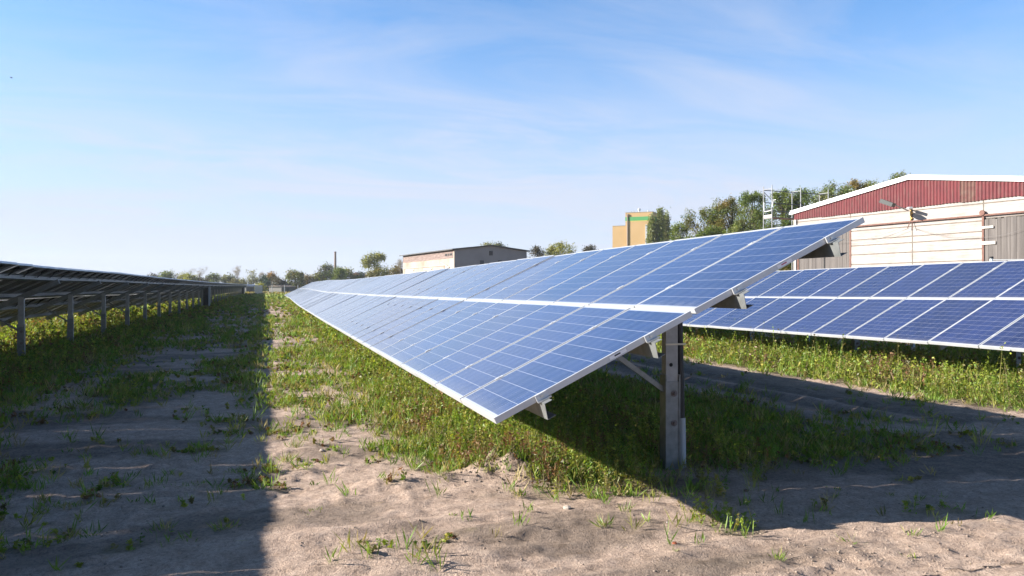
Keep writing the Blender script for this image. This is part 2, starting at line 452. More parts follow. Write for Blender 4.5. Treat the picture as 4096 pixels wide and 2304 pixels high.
def ground_material():
    m = mat('sandy_soil', (0.3,0.25,0.2), 0.95, 0, 0.15)
    at = N(m, 'ShaderNodeAttribute'); at.attribute_name = 'Col'
    sp = N(m, 'ShaderNodeSeparateColor'); L(m, at.outputs['Color'], sp.inputs[0])
    v = coords(m)
    a = noise(m, v, 0.9, 6, 0.6); b = noise(m, v, 38, 6, 0.7); c = noise(m, v, 7, 5, 0.6)
    sand = ramp(m, c, [(0.28, (0.30,0.222,0.172)), (0.5, (0.40,0.303,0.242)), (0.72, (0.48,0.372,0.302))])
    grain = ramp(m, b, [(0.25, (0.42,0.40,0.40)), (0.5, (1,1,1)), (0.75, (1.3,1.28,1.25))])
    col = mixc(m, 1.0, sand, grain, 'MULTIPLY')
    sp2 = ramp(m, noise(m, v, 170, 3, 0.8), [(0.34, (0.55,0.53,0.52)), (0.5, (1,1,1)), (0.66, (1.25,1.22,1.2))])
    col = mixc(m, 0.8, col, sp2, 'MULTIPLY')
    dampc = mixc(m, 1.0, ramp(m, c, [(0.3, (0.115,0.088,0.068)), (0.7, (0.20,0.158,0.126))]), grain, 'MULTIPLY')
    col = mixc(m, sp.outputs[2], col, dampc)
    litter = ramp(m, noise(m, v, 24, 5, 0.7), [(0.3, (0.055,0.05,0.022)), (0.5, (0.11,0.10,0.035)), (0.7, (0.21,0.16,0.09))])
    col = mixc(m, fm(m, 'MULTIPLY', sp.outputs[0], 0.85), col, litter)
    grass = ramp(m, a, [(0.3, (0.10,0.12,0.03)), (0.5, (0.16,0.17,0.05)), (0.65, (0.24,0.19,0.09))])
    col = mixc(m, sp.outputs[1], col, grass)
    L(m, col, bsdf(m).inputs['Base Color'])
    h = fm(m, 'ADD', fm(m, 'MULTIPLY', b, 0.35), noise(m, v, 90, 3, 0.7))
    h = fm(m, 'ADD', h, fm(m, 'MULTIPLY', c, 1.6))
    bump(m, h, 0.9, 0.018)
    return m
M_ground = ground_material()
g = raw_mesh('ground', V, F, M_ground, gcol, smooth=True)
tag(g, kind='structure')

# ------------------------------------------------------------------ foliage kit
def leaf_quads(C, D, U, ln, wd, col, jit=0.0):
    """diamond leaves: centre C, direction D, side vector U, half length/width; returns V,F,col"""
    n = len(C)
    a = C-D*ln[:, None]*0.5; b = C+U*wd[:, None]*0.5; c = C+D*ln[:, None]*0.5; d = C-U*wd[:, None]*0.5
    V = np.stack([a, b, c, d], 1).reshape(-1, 3)
    F = np.arange(4*n).reshape(n, 4)
    return V, F, np.repeat(col, 4, 0)
def unit(n, g=rng):
    v = g.normal(size=(n, 3)); return v/np.linalg.norm(v, axis=1)[:, None]
def nrm(v): return v/np.maximum(np.linalg.norm(v, axis=1), 1e-9)[:, None]
def pick(pal, n, g=rng, var=0.18):
    pal = np.array(pal); c = pal[g.integers(0, len(pal), n)]
    return np.clip(c*(1+g.normal(size=(n, 1))*var), 0.004, 0.9)

def in_view(x, y, margin):
    X = x*CY-y*SY; Z = x*SY+y*CY
    return (Z > 2.5) & (np.abs(X) < 0.66*Z+margin)

PAL_W = [(0.20,0.26,0.035), (0.15,0.225,0.035), (0.25,0.28,0.045), (0.11,0.18,0.03), (0.27,0.25,0.06), (0.17,0.15,0.06)]
PAL_R = [(0.17,0.085,0.045), (0.21,0.13,0.07), (0.13,0.12,0.04)]
PAL_G = [(0.12,0.21,0.03), (0.16,0.24,0.04), (0.13,0.20,0.03), (0.23,0.24,0.06), (0.29,0.24,0.12)]

def scatter(x0, x1, y0, y1, per):
    n = int((x1-x0)*(y1-y0)*per)
    x = rng.uniform(x0, x1, n); y = rng.uniform(y0, y1, n)
    d = veg(x, y); k = (rng.random(n) < d) & in_view(x, y, 2.0)
    return x[k], y[k], d[k]

BANDS = [(0, 9.5, 330, 24, 0.022), (9.5, 14, 230, 18, 0.029), (14, 24, 90, 15, 0.044), (24, 45, 32, 12, 0.075), (45, 115, 9, 8, 0.15)]
def weed_height(x, y):
    h = 0.065+0.03*ss(8, 14, np.hypot(x, y))
    h = np.where((x > 9.3), 0.36, h)
    h = np.where((x < -4.0), 0.24, h)
    h = np.where((x < -6.3), 0.42, h)
    h = np.maximum(h, (0.07+0.14*ss(1.1, 2.1, x))*(x < 4.6)*(x > 0.8))
    h = np.where((x < -6.2) & (y > 34) & (y < 44), 0.62, h)
    return h
Vs, Fs, Cs = [], [], []; off = 0
Vg, Fg, Cg = [], [], []; offg = 0
for d0, d1, per, nl, lsz in BANDS:
    X0, X1, Y0, Y1 = -0.5*d1-2, 0.95*d1+2, 2.5, d1
    X0 = max(X0, -16); X1 = min(X1, 24)
    x, y, dn = scatter(X0, X1, Y0, Y1, per)
    dd = np.hypot(x, y); k = (dd >= d0) & (dd < d1); x, y, dn = x[k], y[k], dn[k]
    n = len(x); z = H(x, y)
    tall = weed_height(x, y)*(0.45+0.9*rng.random(n)**1.5)*(0.5+0.5*dn)
    spk = rng.random(n) < 0.05; tall = np.where(spk & (weed_height(x, y) > 0.3), tall*1.8+0.1, tall)
    lean = rng.normal(size=(n, 2))*0.22
    # patches of reddish knotweed
    red = fbm(x*1.5+200, y*1.1+90, 3) > np.where((x > -0.6) & (x < 2.0), 0.54, 0.62)
    base_c = np.where(red[:, None] & (rng.random(n) < 0.6)[:, None], pick(PAL_R, n), pick(PAL_W, n))
    base_c = base_c*(0.8+0.4*fbm(x*1.6, y*1.6, 2))[:, None]
    t = rng.random((n, nl))**0.8
    ang = rng.uniform(0, 2*np.pi, (n, nl))
    wig = 0.018+tall[:, None]*(0.30*(1.05-t)*0.8)
    wig = np.where((spk & (tall > 0.35))[:, None], wig*0.4, wig)
    px_ = x[:, None]+lean[:, :1]*tall[:, None]*t+np.cos(ang)*wig*rng.random((n, nl))
    py_ = y[:, None]+lean[:, 1:]*tall[:, None]*t+np.sin(ang)*wig*rng.random((n, nl))
    pz_ = z[:, None]+0.006+tall[:, None]*t
    C = np.stack([px_, py_, pz_], 2).reshape(-1, 3); m_ = len(C)
    D = nrm(np.stack([np.cos(ang).ravel(), np.sin(ang).ravel(), rng.normal(size=m_)*0.7+0.35], 1))
    U = nrm(np.cross(D, unit(m_)))
    ln = lsz*(0.4+1.3*rng.random(m_)**1.8)*np.repeat(0.7+0.7*rng.random(n), nl); wd = ln*(0.35+0.3*rng.random(m_))
    col = np.repeat(base_c, nl, 0)*(0.75+0.5*rng.random((m_, 1)))
    v_, f_, c_ = leaf_quads(C, D, U, ln, wd, col)
    Vs.append(v_); Fs.append(f_+off); Cs.append(c_); off += len(v_)
    # stems
    if d1 <= 24:
        a = np.stack([x, y, z-0.01], 1); b = np.stack([x+lean[:, 0]*tall, y+lean[:, 1]*tall, z+tall], 1)
        D = nrm(b-a); U = nrm(np.cross(D, unit(n)))
        v_, f_, c_ = leaf_quads((a+b)/2, D, U, np.linalg.norm(b-a, axis=1), np.full(n, 0.005+0.0003*d1), base_c*0.9)
        Vs.append(v_); Fs.append(f_+off); Cs.append(c_); off += len(v_)
    # grass blades in tufts
    nt = int(n*0.7); id_ = rng.integers(0, n, nt) if n else np.zeros(0, int)
    tuft_x = x[id_]+rng.normal(size=nt)*0.25; tuft_y = y[id_]+rng.normal(size=nt)*0.25
    nb = 9
    bx = (tuft_x[:, None]+rng.normal(size=(nt, nb))*0.025).ravel(); by = (tuft_y[:, None]+rng.normal(size=(nt, nb))*0.025).ravel()
    bl = (0.05+0.11*rng.random(nt))[:, None]*(0.5+0.8*rng.random((nt, nb))); bl = bl.ravel()*(1+0.3*(d0 > 9)+0.5*(d0 > 20))
    a = np.stack([bx, by, H(bx, by)-0.004], 1)
    dr = rng.normal(size=(len(bx), 3))*0.55; dr[:, 2] = 1; dr = nrm(dr)
    U = nrm(np.cross(dr, unit(len(bx))))
    col = np.repeat(pick(PAL_G, nt), nb, 0)*(0.8+0.4*rng.random((nt*nb, 1)))
    v_, f_, c_ = leaf_quads(a+dr*bl[:, None]*0.5, dr, U, bl, np.full(len(bx), 0.0045+0.0005*d1), col)
    Vg.append(v_); Fg.append(f_+offg); Cg.append(c_); offg += len(v_)
# single tufts on the bare sand in front
def tufts(cx, cy, n, ln, spread, pal=PAL_G):
    global offg
    bx = cx+rng.normal(size=n)*spread*0.35; by = cy+rng.normal(size=n)*spread*0.35
    a = np.stack([bx, by, H(bx, by)-0.004], 1)
    dr = np.stack([(bx-cx)/spread+rng.normal(size=n)*0.5, (by-cy)/spread+rng.normal(size=n)*0.5, np.ones(n)*0.9], 1); dr = nrm(dr)
    U = nrm(np.cross(dr, unit(n))); bl = ln*(0.4+0.8*rng.random(n))
    v_, f_, c_ = leaf_quads(a+dr*bl[:, None]*0.5, dr, U, bl, np.full(n, 0.006), pick(pal, n))
    Vg.append(v_); Fg.append(f_+offg); Cg.append(c_); offg += len(v_)
for u, v, n, ln, sp in [(900,2120,46,.10,.09), (655,2120,40,.09,.10), (460,1960,14,.05,.05), (210,2030,34,.06,.14), (300,2030,30,.07,.1), (1560,1960,14,.07,.05),
                        (1150,1850,60,.14,.10), (1090,1900,50,.12,.12), (1180,1800,50,.10,.10), (2420,2110,34,.10,.06), (2500,2060,24,.08,.07), (3110,2240,24,.08,.05),
                        (3390,2180,16,.07,.07), (3650,2150,20,.07,.06), (3640,2240,14,.06,.05), (3640,2020,18,.05,.06), (3340,1990,16,.05,.05), (1810,2070,10,.05,.03),
                        (1750,1940,50,.12,.09), (1650,1850,60,.12,.12), (1540,1780,60,.1,.14), (2380,2000,34,.1,.08), (2200,1940,34,.1,.1), (1250,2050,18,.04,.10),
                        (780,1950,60,.05,.2), (960,1890,60,.05,.2), (3760,1990,10,.05,.04), (2700,2220,6,.06,.02), (3560,1980,12,.05,.05), (1120,1630,30,.14,.05), (3250,1560,60,.07,.25), (3350,1960,20,.04,.1)]:
    Zt = HC*FOC/(v-1162); p = P(u, Zt); tufts(p.x, p.y, n, ln, sp)
w = raw_mesh('weeds', np.concatenate(Vs), np.concatenate(Fs), M_leaf, np.concatenate(Cs))
tag(w, 'leafy green and reddish weeds growing in strips under and between the solar rows', 'weeds', kind='stuff')
gr = raw_mesh('grass', np.concatenate(Vg), np.concatenate(Fg), M_leaf, np.concatenate(Cg))
tag(gr, 'short grass tufts scattered over the sandy soil', 'grass', kind='stuff')

# far meadow grass
def meadow_grass():
    n = 26000
    y = rng.uniform(98, 300, n); x = rng.uniform(-60, 30, n)
    k = in_view(x, y, 5); x, y = x[k], y[k]; n = len(x)
    z = T0(x, y); h = 0.25+0.35*rng.random(n)
    D = nrm(np.stack([rng.normal(size=n)*.3, rng.normal(size=n)*.3, np.ones(n)], 1)); U = nrm(np.cross(D, unit(n)))
    pal = np.where((y > 150)[:, None], pick([(0.27,0.20,0.10), (0.20,0.17,0.08), (0.15,0.16,0.05)], n), pick([(0.13,0.18,0.04), (0.17,0.20,0.05)], n))
    v_, f_, c_ = leaf_quads(np.stack([x, y, z+h/2], 1), D, U, h, h*0.9, pal)
    tag(raw_mesh('meadow_grass', v_, f_, M_leaf, c_), 'rough grass of the meadow beyond the end of the rows', 'grass', kind='stuff')
meadow_grass()

# clods, pebbles and dry stalks
def clods():
    n = 9000
    x = rng.uniform(-4, 6, n); y = 3.4+rng.random(n)**1.5*7
    keep = rng.random(n) < (0.12+0.88*ss(0.52, 0.66, fbm(x*1.2+30, y*1.7+60, 3)))
    hx = 2.05+rng.normal(size=900)*0.32; hy = 6.68+rng.normal(size=900)*0.24
    fx = 3.0+rng.normal(size=260)*0.5; fy = 3.95+rng.normal(size=260)*0.12
    x = np.concatenate([x[keep], hx, fx]); y = np.concatenate([y[keep], hy, fy]); n = len(x)
    r = 0.0025+0.008*rng.random(n)**4; r[-1160:-260] *= 1.6
    octa = np.array([(1,0,0), (0,1,0), (-1,0,0), (0,-1,0), (0,0,.8), (0,0,-.8), (.6,.6,.45), (-.6,.6,.45), (-.6,-.6,.45), (.6,-.6,.45)])
    fc = np.array([(0,6,4), (6,1,4), (1,7,4), (7,2,4), (2,8,4), (8,3,4), (3,9,4), (9,0,4), (0,1,6), (1,2,7), (2,3,8), (3,0,9), (1,0,5), (2,1,5), (3,2,5), (0,3,5)])
    V = octa[None]*r[:, None, None]*(0.6+0.8*rng.random((n, 10, 1)))
    a = rng.uniform(0, 6.28, n); ca, sa = np.cos(a)[:, None], np.sin(a)[:, None]
    V = np.stack([V[:, :, 0]*ca-V[:, :, 1]*sa, V[:, :, 0]*sa+V[:, :, 1]*ca, V[:, :, 2]], 2)
    V[:, :, 0] += x[:, None]; V[:, :, 1] += y[:, None]; V[:, :, 2] += (H(x, y)+r*0.2)[:, None]
    F = (fc[None]+np.arange(n)[:, None, None]*10).reshape(-1, 3)
    c = pick([(0.26,0.20,0.16), (0.31,0.245,0.195), (0.19,0.145,0.115), (0.24,0.195,0.16)], n, var=0.15); c[-1160:-260] *= 0.72; c[-260:] *= 0.8; c[rng.random(n) < 0.003] = (0.45,0.43,0.4)
    m = mat('clod_soil', rough=0.95); at = N(m, 'ShaderNodeAttribute'); at.attribute_name = 'Col'; L(m, at.outputs['Color'], bsdf(m).inputs['Base Color'])
    tag(raw_mesh('soil_clods', V.reshape(-1, 3), F, m, np.repeat(c, 10, 0)), 'loose clods and pebbles on the sandy ground', 'clods', kind='stuff')
    n = 1500
    x = rng.uniform(-3.5, 6.5, n); y = 3.5+rng.random(n)*7; a = rng.uniform(0, 3.14, n)*0.5-0.6
    keep = rng.random(n) < 0.25+0.75*veg(x, y); x, y, a = x[keep], y[keep], a[keep]; n = len(x)
    ln = 0.03+0.16*rng.random(n)**3; D = np.stack([np.cos(a), np.sin(a), rng.normal(size=n)*0.05], 1)
    p0 = np.stack([x, y, H(x, y)+0.008], 1)
    v_, f_, c_ = leaf_quads(p0, nrm(D), nrm(np.cross(D, unit(n)*0.4+np.array([0,0,1]))), ln, np.full(n, .005), pick([(0.38,0.31,0.2), (0.2,0.14,0.09), (0.09,0.06,0.045)], n))
    tag(raw_mesh('dry_stalks', v_, f_, M_leaf, c_), 'dry stalks and twigs lying on the soil', 'stalks', kind='stuff')
clods()

def stone(u, v, r, rgb, label):
    p = P(u, HC*FOC/(v-1162)); n = 14; b = MB(); g_ = np.random.default_rng(int(u))
    rings = 5
    for i in range(rings+1):
        th = math.pi*i/rings
        for k in range(8):
            ph = 2*math.pi*k/8; q = r*(0.75+0.45*g_.random())
            b.v.append((p.x+q*1.3*math.sin(th)*math.cos(ph), p.y+q*math.sin(th)*math.sin(ph), float(H(p.x, p.y))+q*0.3+q*0.7*math.cos(th)))
    for i in range(rings):
        for k in range(8): b.f.append((i*8+k, i*8+(k+1) % 8, (i+1)*8+(k+1) % 8, (i+1)*8+k)); b.m.append(0)
    tag(b.build('stone', varied('stone_%d' % int(u), rgb, tuple(c*0.7 for c in rgb), 20, 0.9)), label, 'stone', 'loose stones on the sand')
stone(1771, 1852, 0.030, (0.62,0.60,0.56), 'pale stone by the weed patch left of the soil heap')
stone(1785, 1858, 0.020, (0.33,0.30,0.27), 'small grey stone touching the pale stone left of the soil heap')
stone(2268, 2045, 0.026, (0.42,0.36,0.31), 'beige stone beside a grass tuft in front of the weeds')
stone(2698, 2177, 0.014, (0.40,0.12,0.06), 'small red brick fragment on the sand right of the shadow tip')
stone(2985, 1964, 0.018, (0.18,0.12,0.08), 'dark brown stone on the shaded sand below the panel row')
stone(1290, 1813, 0.024, (0.46,0.38,0.33), 'flat pinkish stone at the edge of the sunlit grass strip')

# ------------------------------------------------------------------ solar arrays
W, PL, GAP, TH = 1.01, 1.65, 0.03, 0.045
def panel_mesh():
    b = MB(); w, l = 0.99, PL; t = 0.013
    # frame: lips, outer walls and lower flange (material 0)
    for x0, x1, y0, y1 in ((0, t, 0, l), (w-t, w, 0, l), (t, w-t, 0, t*1.25), (t, w-t, l-t*1.25, l)):
        b.box(x0, x1, y0, y1, -0.008, 0)
    for x0, x1, y0, y1 in ((0, .003, 0, l), (w-.003, w, 0, l), (.003, w-.003, 0, .003), (.003, w-.003, l-.003, l)):
        b.box(x0, x1, y0, y1, -TH, -0.008)
    for x0, x1, y0, y1 in ((.003, .03, .003, l-.003), (w-.03, w-.003, .003, l-.003), (.03, w-.03, .003, .03), (.03, w-.03, l-.03, l-.003)):
        b.box(x0, x1, y0, y1, -TH, -TH+.003)
    # backsheet (material 1)
    b.box(.003, w-.003, .003, l-.003, -0.0095, -0.0085, 1)
    return b
def glass_part():
    b = MB(); w, l = 0.99, PL; t = 0.0128
    b.quad((t, t*1.22, -.0015), (w-t, t*1.22, -.0015), (w-t, l-t*1.22, -.0015), (t, l-t*1.22, -.0015))
    return b
ME_frame = panel_mesh().mesh('solar_panel', [M_alu, M_back])
ME_glass = glass_part().mesh('glass', [M_glass])
fb = panel_mesh(); q = len(fb.v); gp = glass_part(); fb.v += gp.v; fb.f += [tuple(q+i for i in f) for f in gp.f]; fb.m += [2]
ME_full = fb.mesh('solar_panel_plain', [M_alu, M_back, M_glass])
def jbox_mesh():
    b = MB(); b.box(.44, .55, 1.40, 1.54, -0.045, -0.0095)
    b.box(.425, .565, 1.43, 1.51, -0.038, -0.0095)
    b.tube([(.46,1.41,-.03), (.40,1.30,-.09), (.30,1.20,-.07), (.22,1.22,-.05)], .006, 5)
    b.tube([(.53,1.41,-.03), (.60,1.25,-.08), (.72,1.19,-.10), (.86,1.21,-.05)], .006, 5)
    return b.mesh('junction_box', [M_black])
ME_jb = jbox_mesh()

class Row:
    def __init__(s, x, tilt, z0, zfun, az=0.0, ypiv=0.0):
        s.x, s.tilt, s.z0, s.zfun, s.az, s.yp = x, tilt, z0, zfun, az, ypiv
    def frame(s, y):
        """matrix at the lower top-surface edge for distance y along the row: X along the row, Y up the slope, Z normal"""
        sl = (s.zfun(y+0.6)-s.zfun(y-0.6))/1.2
        d = Vector((math.sin(s.az), math.cos(s.az), sl)).normalized()
        up = Vector((math.cos(s.tilt)*math.cos(s.az), -math.cos(s.tilt)*math.sin(s.az), math.sin(s.tilt)))
        up = (up-d*up.dot(d)).normalized(); n = up.cross(d)*-1
        n = d.cross(up)*-1 if d.cross(up).z < 0 else d.cross(up)
        o = Vector((s.x+(y-s.yp)*math.tan(s.az), y, s.z0+s.zfun(y)))
        return Matrix(((d.x, up.x, n.x, o.x), (d.y, up.y, n.y, o.y), (d.z, up.z, n.z, o.z), (0,0,0,1)))
    def pt(s, y, v, n): return s.frame(y) @ Vector((0, v, n))

PURL = (0.36, 1.27, 2.06, 2.97)
def child(name, me, parent, M):
    o = bpy.data.objects.new(name, me); COL.objects.link(o); o.parent = parent
    o.matrix_basis = M; return o
def sub(name, me, parent, loc=(0,0,0)):
    o = bpy.data.objects.new(name, me); COL.objects.link(o); o.parent = parent; o.location = loc; return o

def solar_row(name, label, row, y0, ncol, post_y, near_post=None, boxes=True, detail_cols=26, near_end=True, jb=False, xg=0.0):
    """row of two portrait modules per column on posts, purlins and sloping girders; ny runs away from the camera"""
    base = row.frame(y0).translation; root = thing(name, label, 'solar array', (base.x, base.y, 0), 'rows of solar panels')
    inv = Matrix.Translation(-Vector(root.location))
    g_ = random.Random(int(abs(row.x)*100)+5)
    rest = MB(); nind = 0; sl_len = 2*PL+GAP
    for k in range(ncol):
        ya = y0+k*W*math.cos(row.az)
        F0 = row.frame(ya)
        wob = g_.uniform(-0.003, 0.003)
        for j in (0, 1):
            M = F0 @ Matrix.Translation((0.01+ (0.006*(j == 0)), j*(PL+GAP), g_.uniform(-.0015, .0015))) @ Matrix.Rotation(g_.gauss(0, .0035), 4, 'Y') @ Matrix.Rotation(g_.gauss(0, .0022), 4, 'X')
            if nind < 100:
                nind += 1
                if k < detail_cols:
                    p = child('solar_panel', ME_frame, root, inv @ M)
                    sub('glass', ME_glass, p)
                    if jb: sub('junction_box', ME_jb, p)
                else:
                    child('solar_panel', ME_full, root, inv @ M)
            else:
                q = len(rest.v); me = fb
                rest.v += [tuple(M @ Vector(v)) for v in me.v]
                rest.f += [tuple(q+i for i in f) for f in me.f]; rest.m += me.m
    if rest.v:
        # far columns: simple boxes whose glass keeps the frame tone
        o = rest.build('solar_panels_far', [M_alu, M_back, M_glassfar], root); o['kind'] = 'stuff'
    yend = y0+ncol*W*math.cos(row.az)
    # purlins: Z profiles running under the panels
    for v in PURL:
        b = MB(); ys_ = [y0-(0.11 if near_end else 0)]
        while ys_[-1] < yend: ys_.append(min(yend, ys_[-1]+(3.0 if ys_[-1] < 60 else 6.0)))
        if ys_[-1]-ys_[-2] < .3 and len(ys_) > 2: ys_.pop(-2)
        prof = [(-.03,-.047), (.03,-.047), (.03,-.050), (-.027,-.050), (-.052,-.152), (.012,-.152), (.012,-.155), (-.056,-.155)]
        rings = [[row.pt(y, v+a, n) for a, n in prof] for y in ys_]
        q = len(b.v); kf = len(prof)
        for rg in rings: b.v += [tuple(p) for p in rg]
        for i in range(len(rings)-1):
            for a in range(kf):
                c = (a+1) % kf
                b.f.append((q+i*kf+a, q+i*kf+c, q+(i+1)*kf+c, q+(i+1)*kf+a)); b.m.append(0)
        b.f.append(tuple(q+a for a in range(4))); b.m.append(0); b.f.append(tuple(q+a for a in (3,4,7,0))); b.m.append(0)
        b.f.append(tuple(q+a for a in (4,5,6,7))); b.m.append(0)
        b.build('purlin', M_galv, root)
        if near_end:
            c = MB(); M = row.frame(y0)
            # end clamp: plate on the frame edge, angle below, bolt head
            c.box(-.014, .012, v-.045, v+.045, .0015, .005, 0, M); c.box(-.014, -.002, v-.045, v+.045, -.046, .0015, 0, M)
            cl_ = c.build('end_clamp', M_alu, root)
            d = MB(); d.box(-.024, -.014, v-.010, v+.010, -.026, -.008, 0, M); d.box(-.045, -.014, v-.05, v+.055, -.046, -.040, 0, M)
            d.build('clamp_bolt', M_bolt, cl_)
    # mid clamps on the nearer seams
    for k in range(1, min(ncol, 14)):
        F0 = row.frame(y0+k*W*math.cos(row.az))
        for v in PURL:
            c = MB(); c.box(-.010, .028, v-.035, v+.035, .002, .005, 0, F0); c.box(.002, .014, v-.008, v+.008, .005, .010, 0, F0)
            c.build('mid_clamp', M_alu, root)
    for y in post_y:
        F0 = row.frame(y); girder = MB()
        a = F0 @ Vector((0, .22, -.215)); c = F0 @ Vector((0, 3.05, -.215))
        girder.bar(a, c, .06, .12, F0.col[2].xyz)
        girder.build('girder', M_galv, root)
        top = row.pt(y, 2.175, -.24)
        pxx, pyy = top.x, top.y; pzz = float(T0(pxx, pyy))-0.25
        b = MB(); w2, d2 = .060, .042
        b.box(pxx-w2, pxx+w2, pyy-d2, pyy+d2, pzz, top.z+0.04)
        po = b.build('post', M_galvd, root)
        zb = pzz+0.25
        # driven foundation profile: an open channel around the lower post
        s = MB()
        s.box(pxx-w2-.014, pxx-w2-.003, pyy-d2-.022, pyy+d2+.01, pzz, zb+.86); s.box(pxx+w2+.003, pxx+w2+.014, pyy-d2-.022, pyy+d2+.01, pzz, zb+.86)
        s.box(pxx-w2-.003, pxx+w2+.003, pyy-d2-.012, pyy-d2-.002, pzz, zb+.80)
        s.build('foundation_profile', M_galv, po)
        if y < 24:
            for zz_ in (.69, .42):
                c = MB(); c.tube([(pxx+.015, pyy-d2-.012, zb+zz_), (pxx+.015, pyy-d2-.018, zb+zz_)], .030, 14)
                c.tube([(pxx+.015, pyy-d2-.018, zb+zz_), (pxx+.015, pyy-d2-.040, zb+zz_)], .016, 6)
                c.build('bolt', M_washer, po)
        br = MB(); e = row.pt(y, 1.42, -.27); br.bar((pxx-w2*.6, pyy, zb+.70), e, .035, .045)
        br.build('brace', M_galv, root)
    return root

# far panels: the glass of a merged mesh cannot use object coordinates per module
M_glassfar = mat('solar_glass_far', (0.07,0.09,0.19), 0.45, 0, 0.2)
bsdf(M_glassfar).inputs['Coat Weight'].default_value = 1.0; bsdf(M_glassfar).inputs['Coat Roughness'].default_value = 0.09; bsdf(M_glassfar).inputs['Coat IOR'].default_value = 1.95
_v = coords(M_glassfar); _n = noise(M_glassfar, _v, 1.4, 3)
L(M_glassfar, ramp(M_glassfar, _n, [(0.3, (0.03,0.038,0.085)), (0.7, (0.045,0.053,0.105))]), bsdf(M_glassfar).inputs['Base Color'])

TILT = 0.4465
zM = lambda y: float(np.interp(y, YM, ZM))
zL = lambda y: float(np.interp(y, YL, ZL))
main = Row(1.44, TILT, HC-0.862, zM)
A0 = 5.14
main_root = solar_row('solar_panel_row', 'nearest solar panel row, glass facing the camera, running from the front post to the horizon', main, A0, 86,
                      [6.55+4.45*i for i in range(19)])
left = Row(-7.62, TILT, HC-0.862-0.03, zL)
solar_row('solar_panel_row', 'shaded solar panel row on the left, seen from its dark back beside the lane', left, -3.0, 178,
          [21.0-4.75*4+4.75*i for i in range(39)], detail_cols=50, jb=True, near_end=False)
def z2(y): return float(np.interp(y, [0, 9.9, 19.03, 60], [0.0, 0.035, 0.0, 0.0]))
right = Row(10.69, 0.4590, 0.715, z2, -0.0117, 19.03)
k2 = 15
solar_row('solar_panel_row', 'solar panel row on the right in front of the barn with red gable', right, 19.03-k2*W, 56, [2.6+i*4.05+0.3 for i in range(14)], near_end=False)
fl = Row(-17.05, TILT, HC-0.862, zL)
solar_row('solar_panel_row', 'farthest solar panel row on the left, seen between the posts of the shaded row', fl, 12.0, 90,
          [13.5+4.9*i for i in range(18)], detail_cols=0, near_end=False)

# things on the front post of the main row
tp = main.pt(6.55, 2.175, -.24); px0, py0 = tp.x, tp.y
fp = [o for o in main_root.children if o.name.startswith('post')][0]
b = MB(); zb = float(H(px0, py0))
b.tube([(px0+.100, py0+.0, tp.z+.02), (px0+.102, py0, tp.z-.25), (px0+.112, py0, zb+.8), (px0+.122, py0, zb+.45)], [.028,.030,.032,.030], 10)
b.build('cable_conduit', M_black, main_root)
b = MB(); b.tube([(px0+.125, py0-.02, zb-.1), (px0+.122, py0-.01, zb+.46)], .031, 12); b.build('conduit_pipe', M_pvc, main_root)
b = MB(); b.box(px0-.064, px0+.14, py0-.048, py0-.043, zb+1.135, zb+1.15); b.build('cable_tie', M_tie, main_root)
b = MB(); b.tube([(px0-.01, py0-.0426, zb+.955), (px0-.01, py0-.0445, zb+.955)], .018, 12); b.build('cable_hole', M_dark, fp)
# stickers on the end frame
for vv, red in ((0.93, 0), (2.45, 1)):
    b = MB(); Mx = main.frame(A0); b.box(.0065+.01*red*0-.0005*1-.001+ (0 if not red else -.0)+ .0, .0155, vv, vv+.13, -.034, -.012, 0, Matrix.Identity(4)) if False else None
    x_ = 0.0155 if not red else 0.0095
    b.quad(Mx @ Vector((x_-.001, vv, -.036)), Mx @ Vector((x_-.001, vv+.14, -.036)), Mx @ Vector((x_-.001, vv+.14, -.012)), Mx @ Vector((x_-.001, vv, -.012)))
    s = b.build('sticker', M_stick, main_root)
    c = MB(); c.quad(Mx @ Vector((x_-.002, vv+.04, -.028)), Mx @ Vector((x_-.002, vv+.09, -.028)), Mx @ Vector((x_-.002, vv+.09, -.018)), Mx @ Vector((x_-.002, vv+.04, -.018)))
    c.build('sticker_print', M_stickr if red else M_black, s)

# combiner boxes on the left row
def cabinet(y, label):
    x = left.pt(y, 2.30, -.24).x; z = float(T0(x, y))
    t = thing('combiner_box', label, 'cabinet', (x, y, z), 'combiner boxes on the posts of the left row')
    b = MB(); b.box(x-.02, x+.38, y-.22, y+.02, z+.05, z+1.80); b.build('housing', M_black, t)
    b = MB(); b.box(x+.382, x+.52, y-.26, y+.06, z+.02, z+1.95); b.build('door', M_pvc, t)
    b = MB(); b.box(x-.20, x-.06, y-.30, y-.24, z-.1, z+1.75); b.build('cable_channel', M_galv, t)
cabinet(72, 'dark upright cabinet with pale door beside the posts halfway along the shaded left row')
cabinet(165, 'small dark cabinet at the far end of the shaded left row')

# ------------------------------------------------------------------ barn with red gable
def wall_frame(corner, ang):
    """corner in camera-depth terms; ang is the heading (radians, from the view axis) in which the facade runs away"""
    d = Vector((math.sin(ang+YAW), math.cos(ang+YAW), 0)); e = Vector((d.y, -d.x, 0))
    return lambda s, h, o=0.0: Vector((corner.x, corner.y, 0)) - d*s - e*o + Vector((0, 0, h))
M_conc = mat('concrete_planks', (0.6,0.55,0.5), 0.85, 0, 0.2)
def _conc():
    m = M_conc; v = coords(m); n = noise(m, v, 1.3, 6, 0.6); n2 = noise(m, coords(m, (0.5,0.5,6)), 2.2, 5)
    c = ramp(m, n, [(0.3, (0.245,0.218,0.205)), (0.55, (0.315,0.29,0.277)), (0.75, (0.345,0.32,0.308))])
    c = mixc(m, 0.35, c, ramp(m, n2, [(0.35, (0.21,0.175,0.15)), (0.6, (0.35,0.325,0.31))]))
    L(m, c, bsdf(m).inputs['Base Color']); bump(m, noise(m, v, 6, 6), 0.3, 0.02)
_conc()
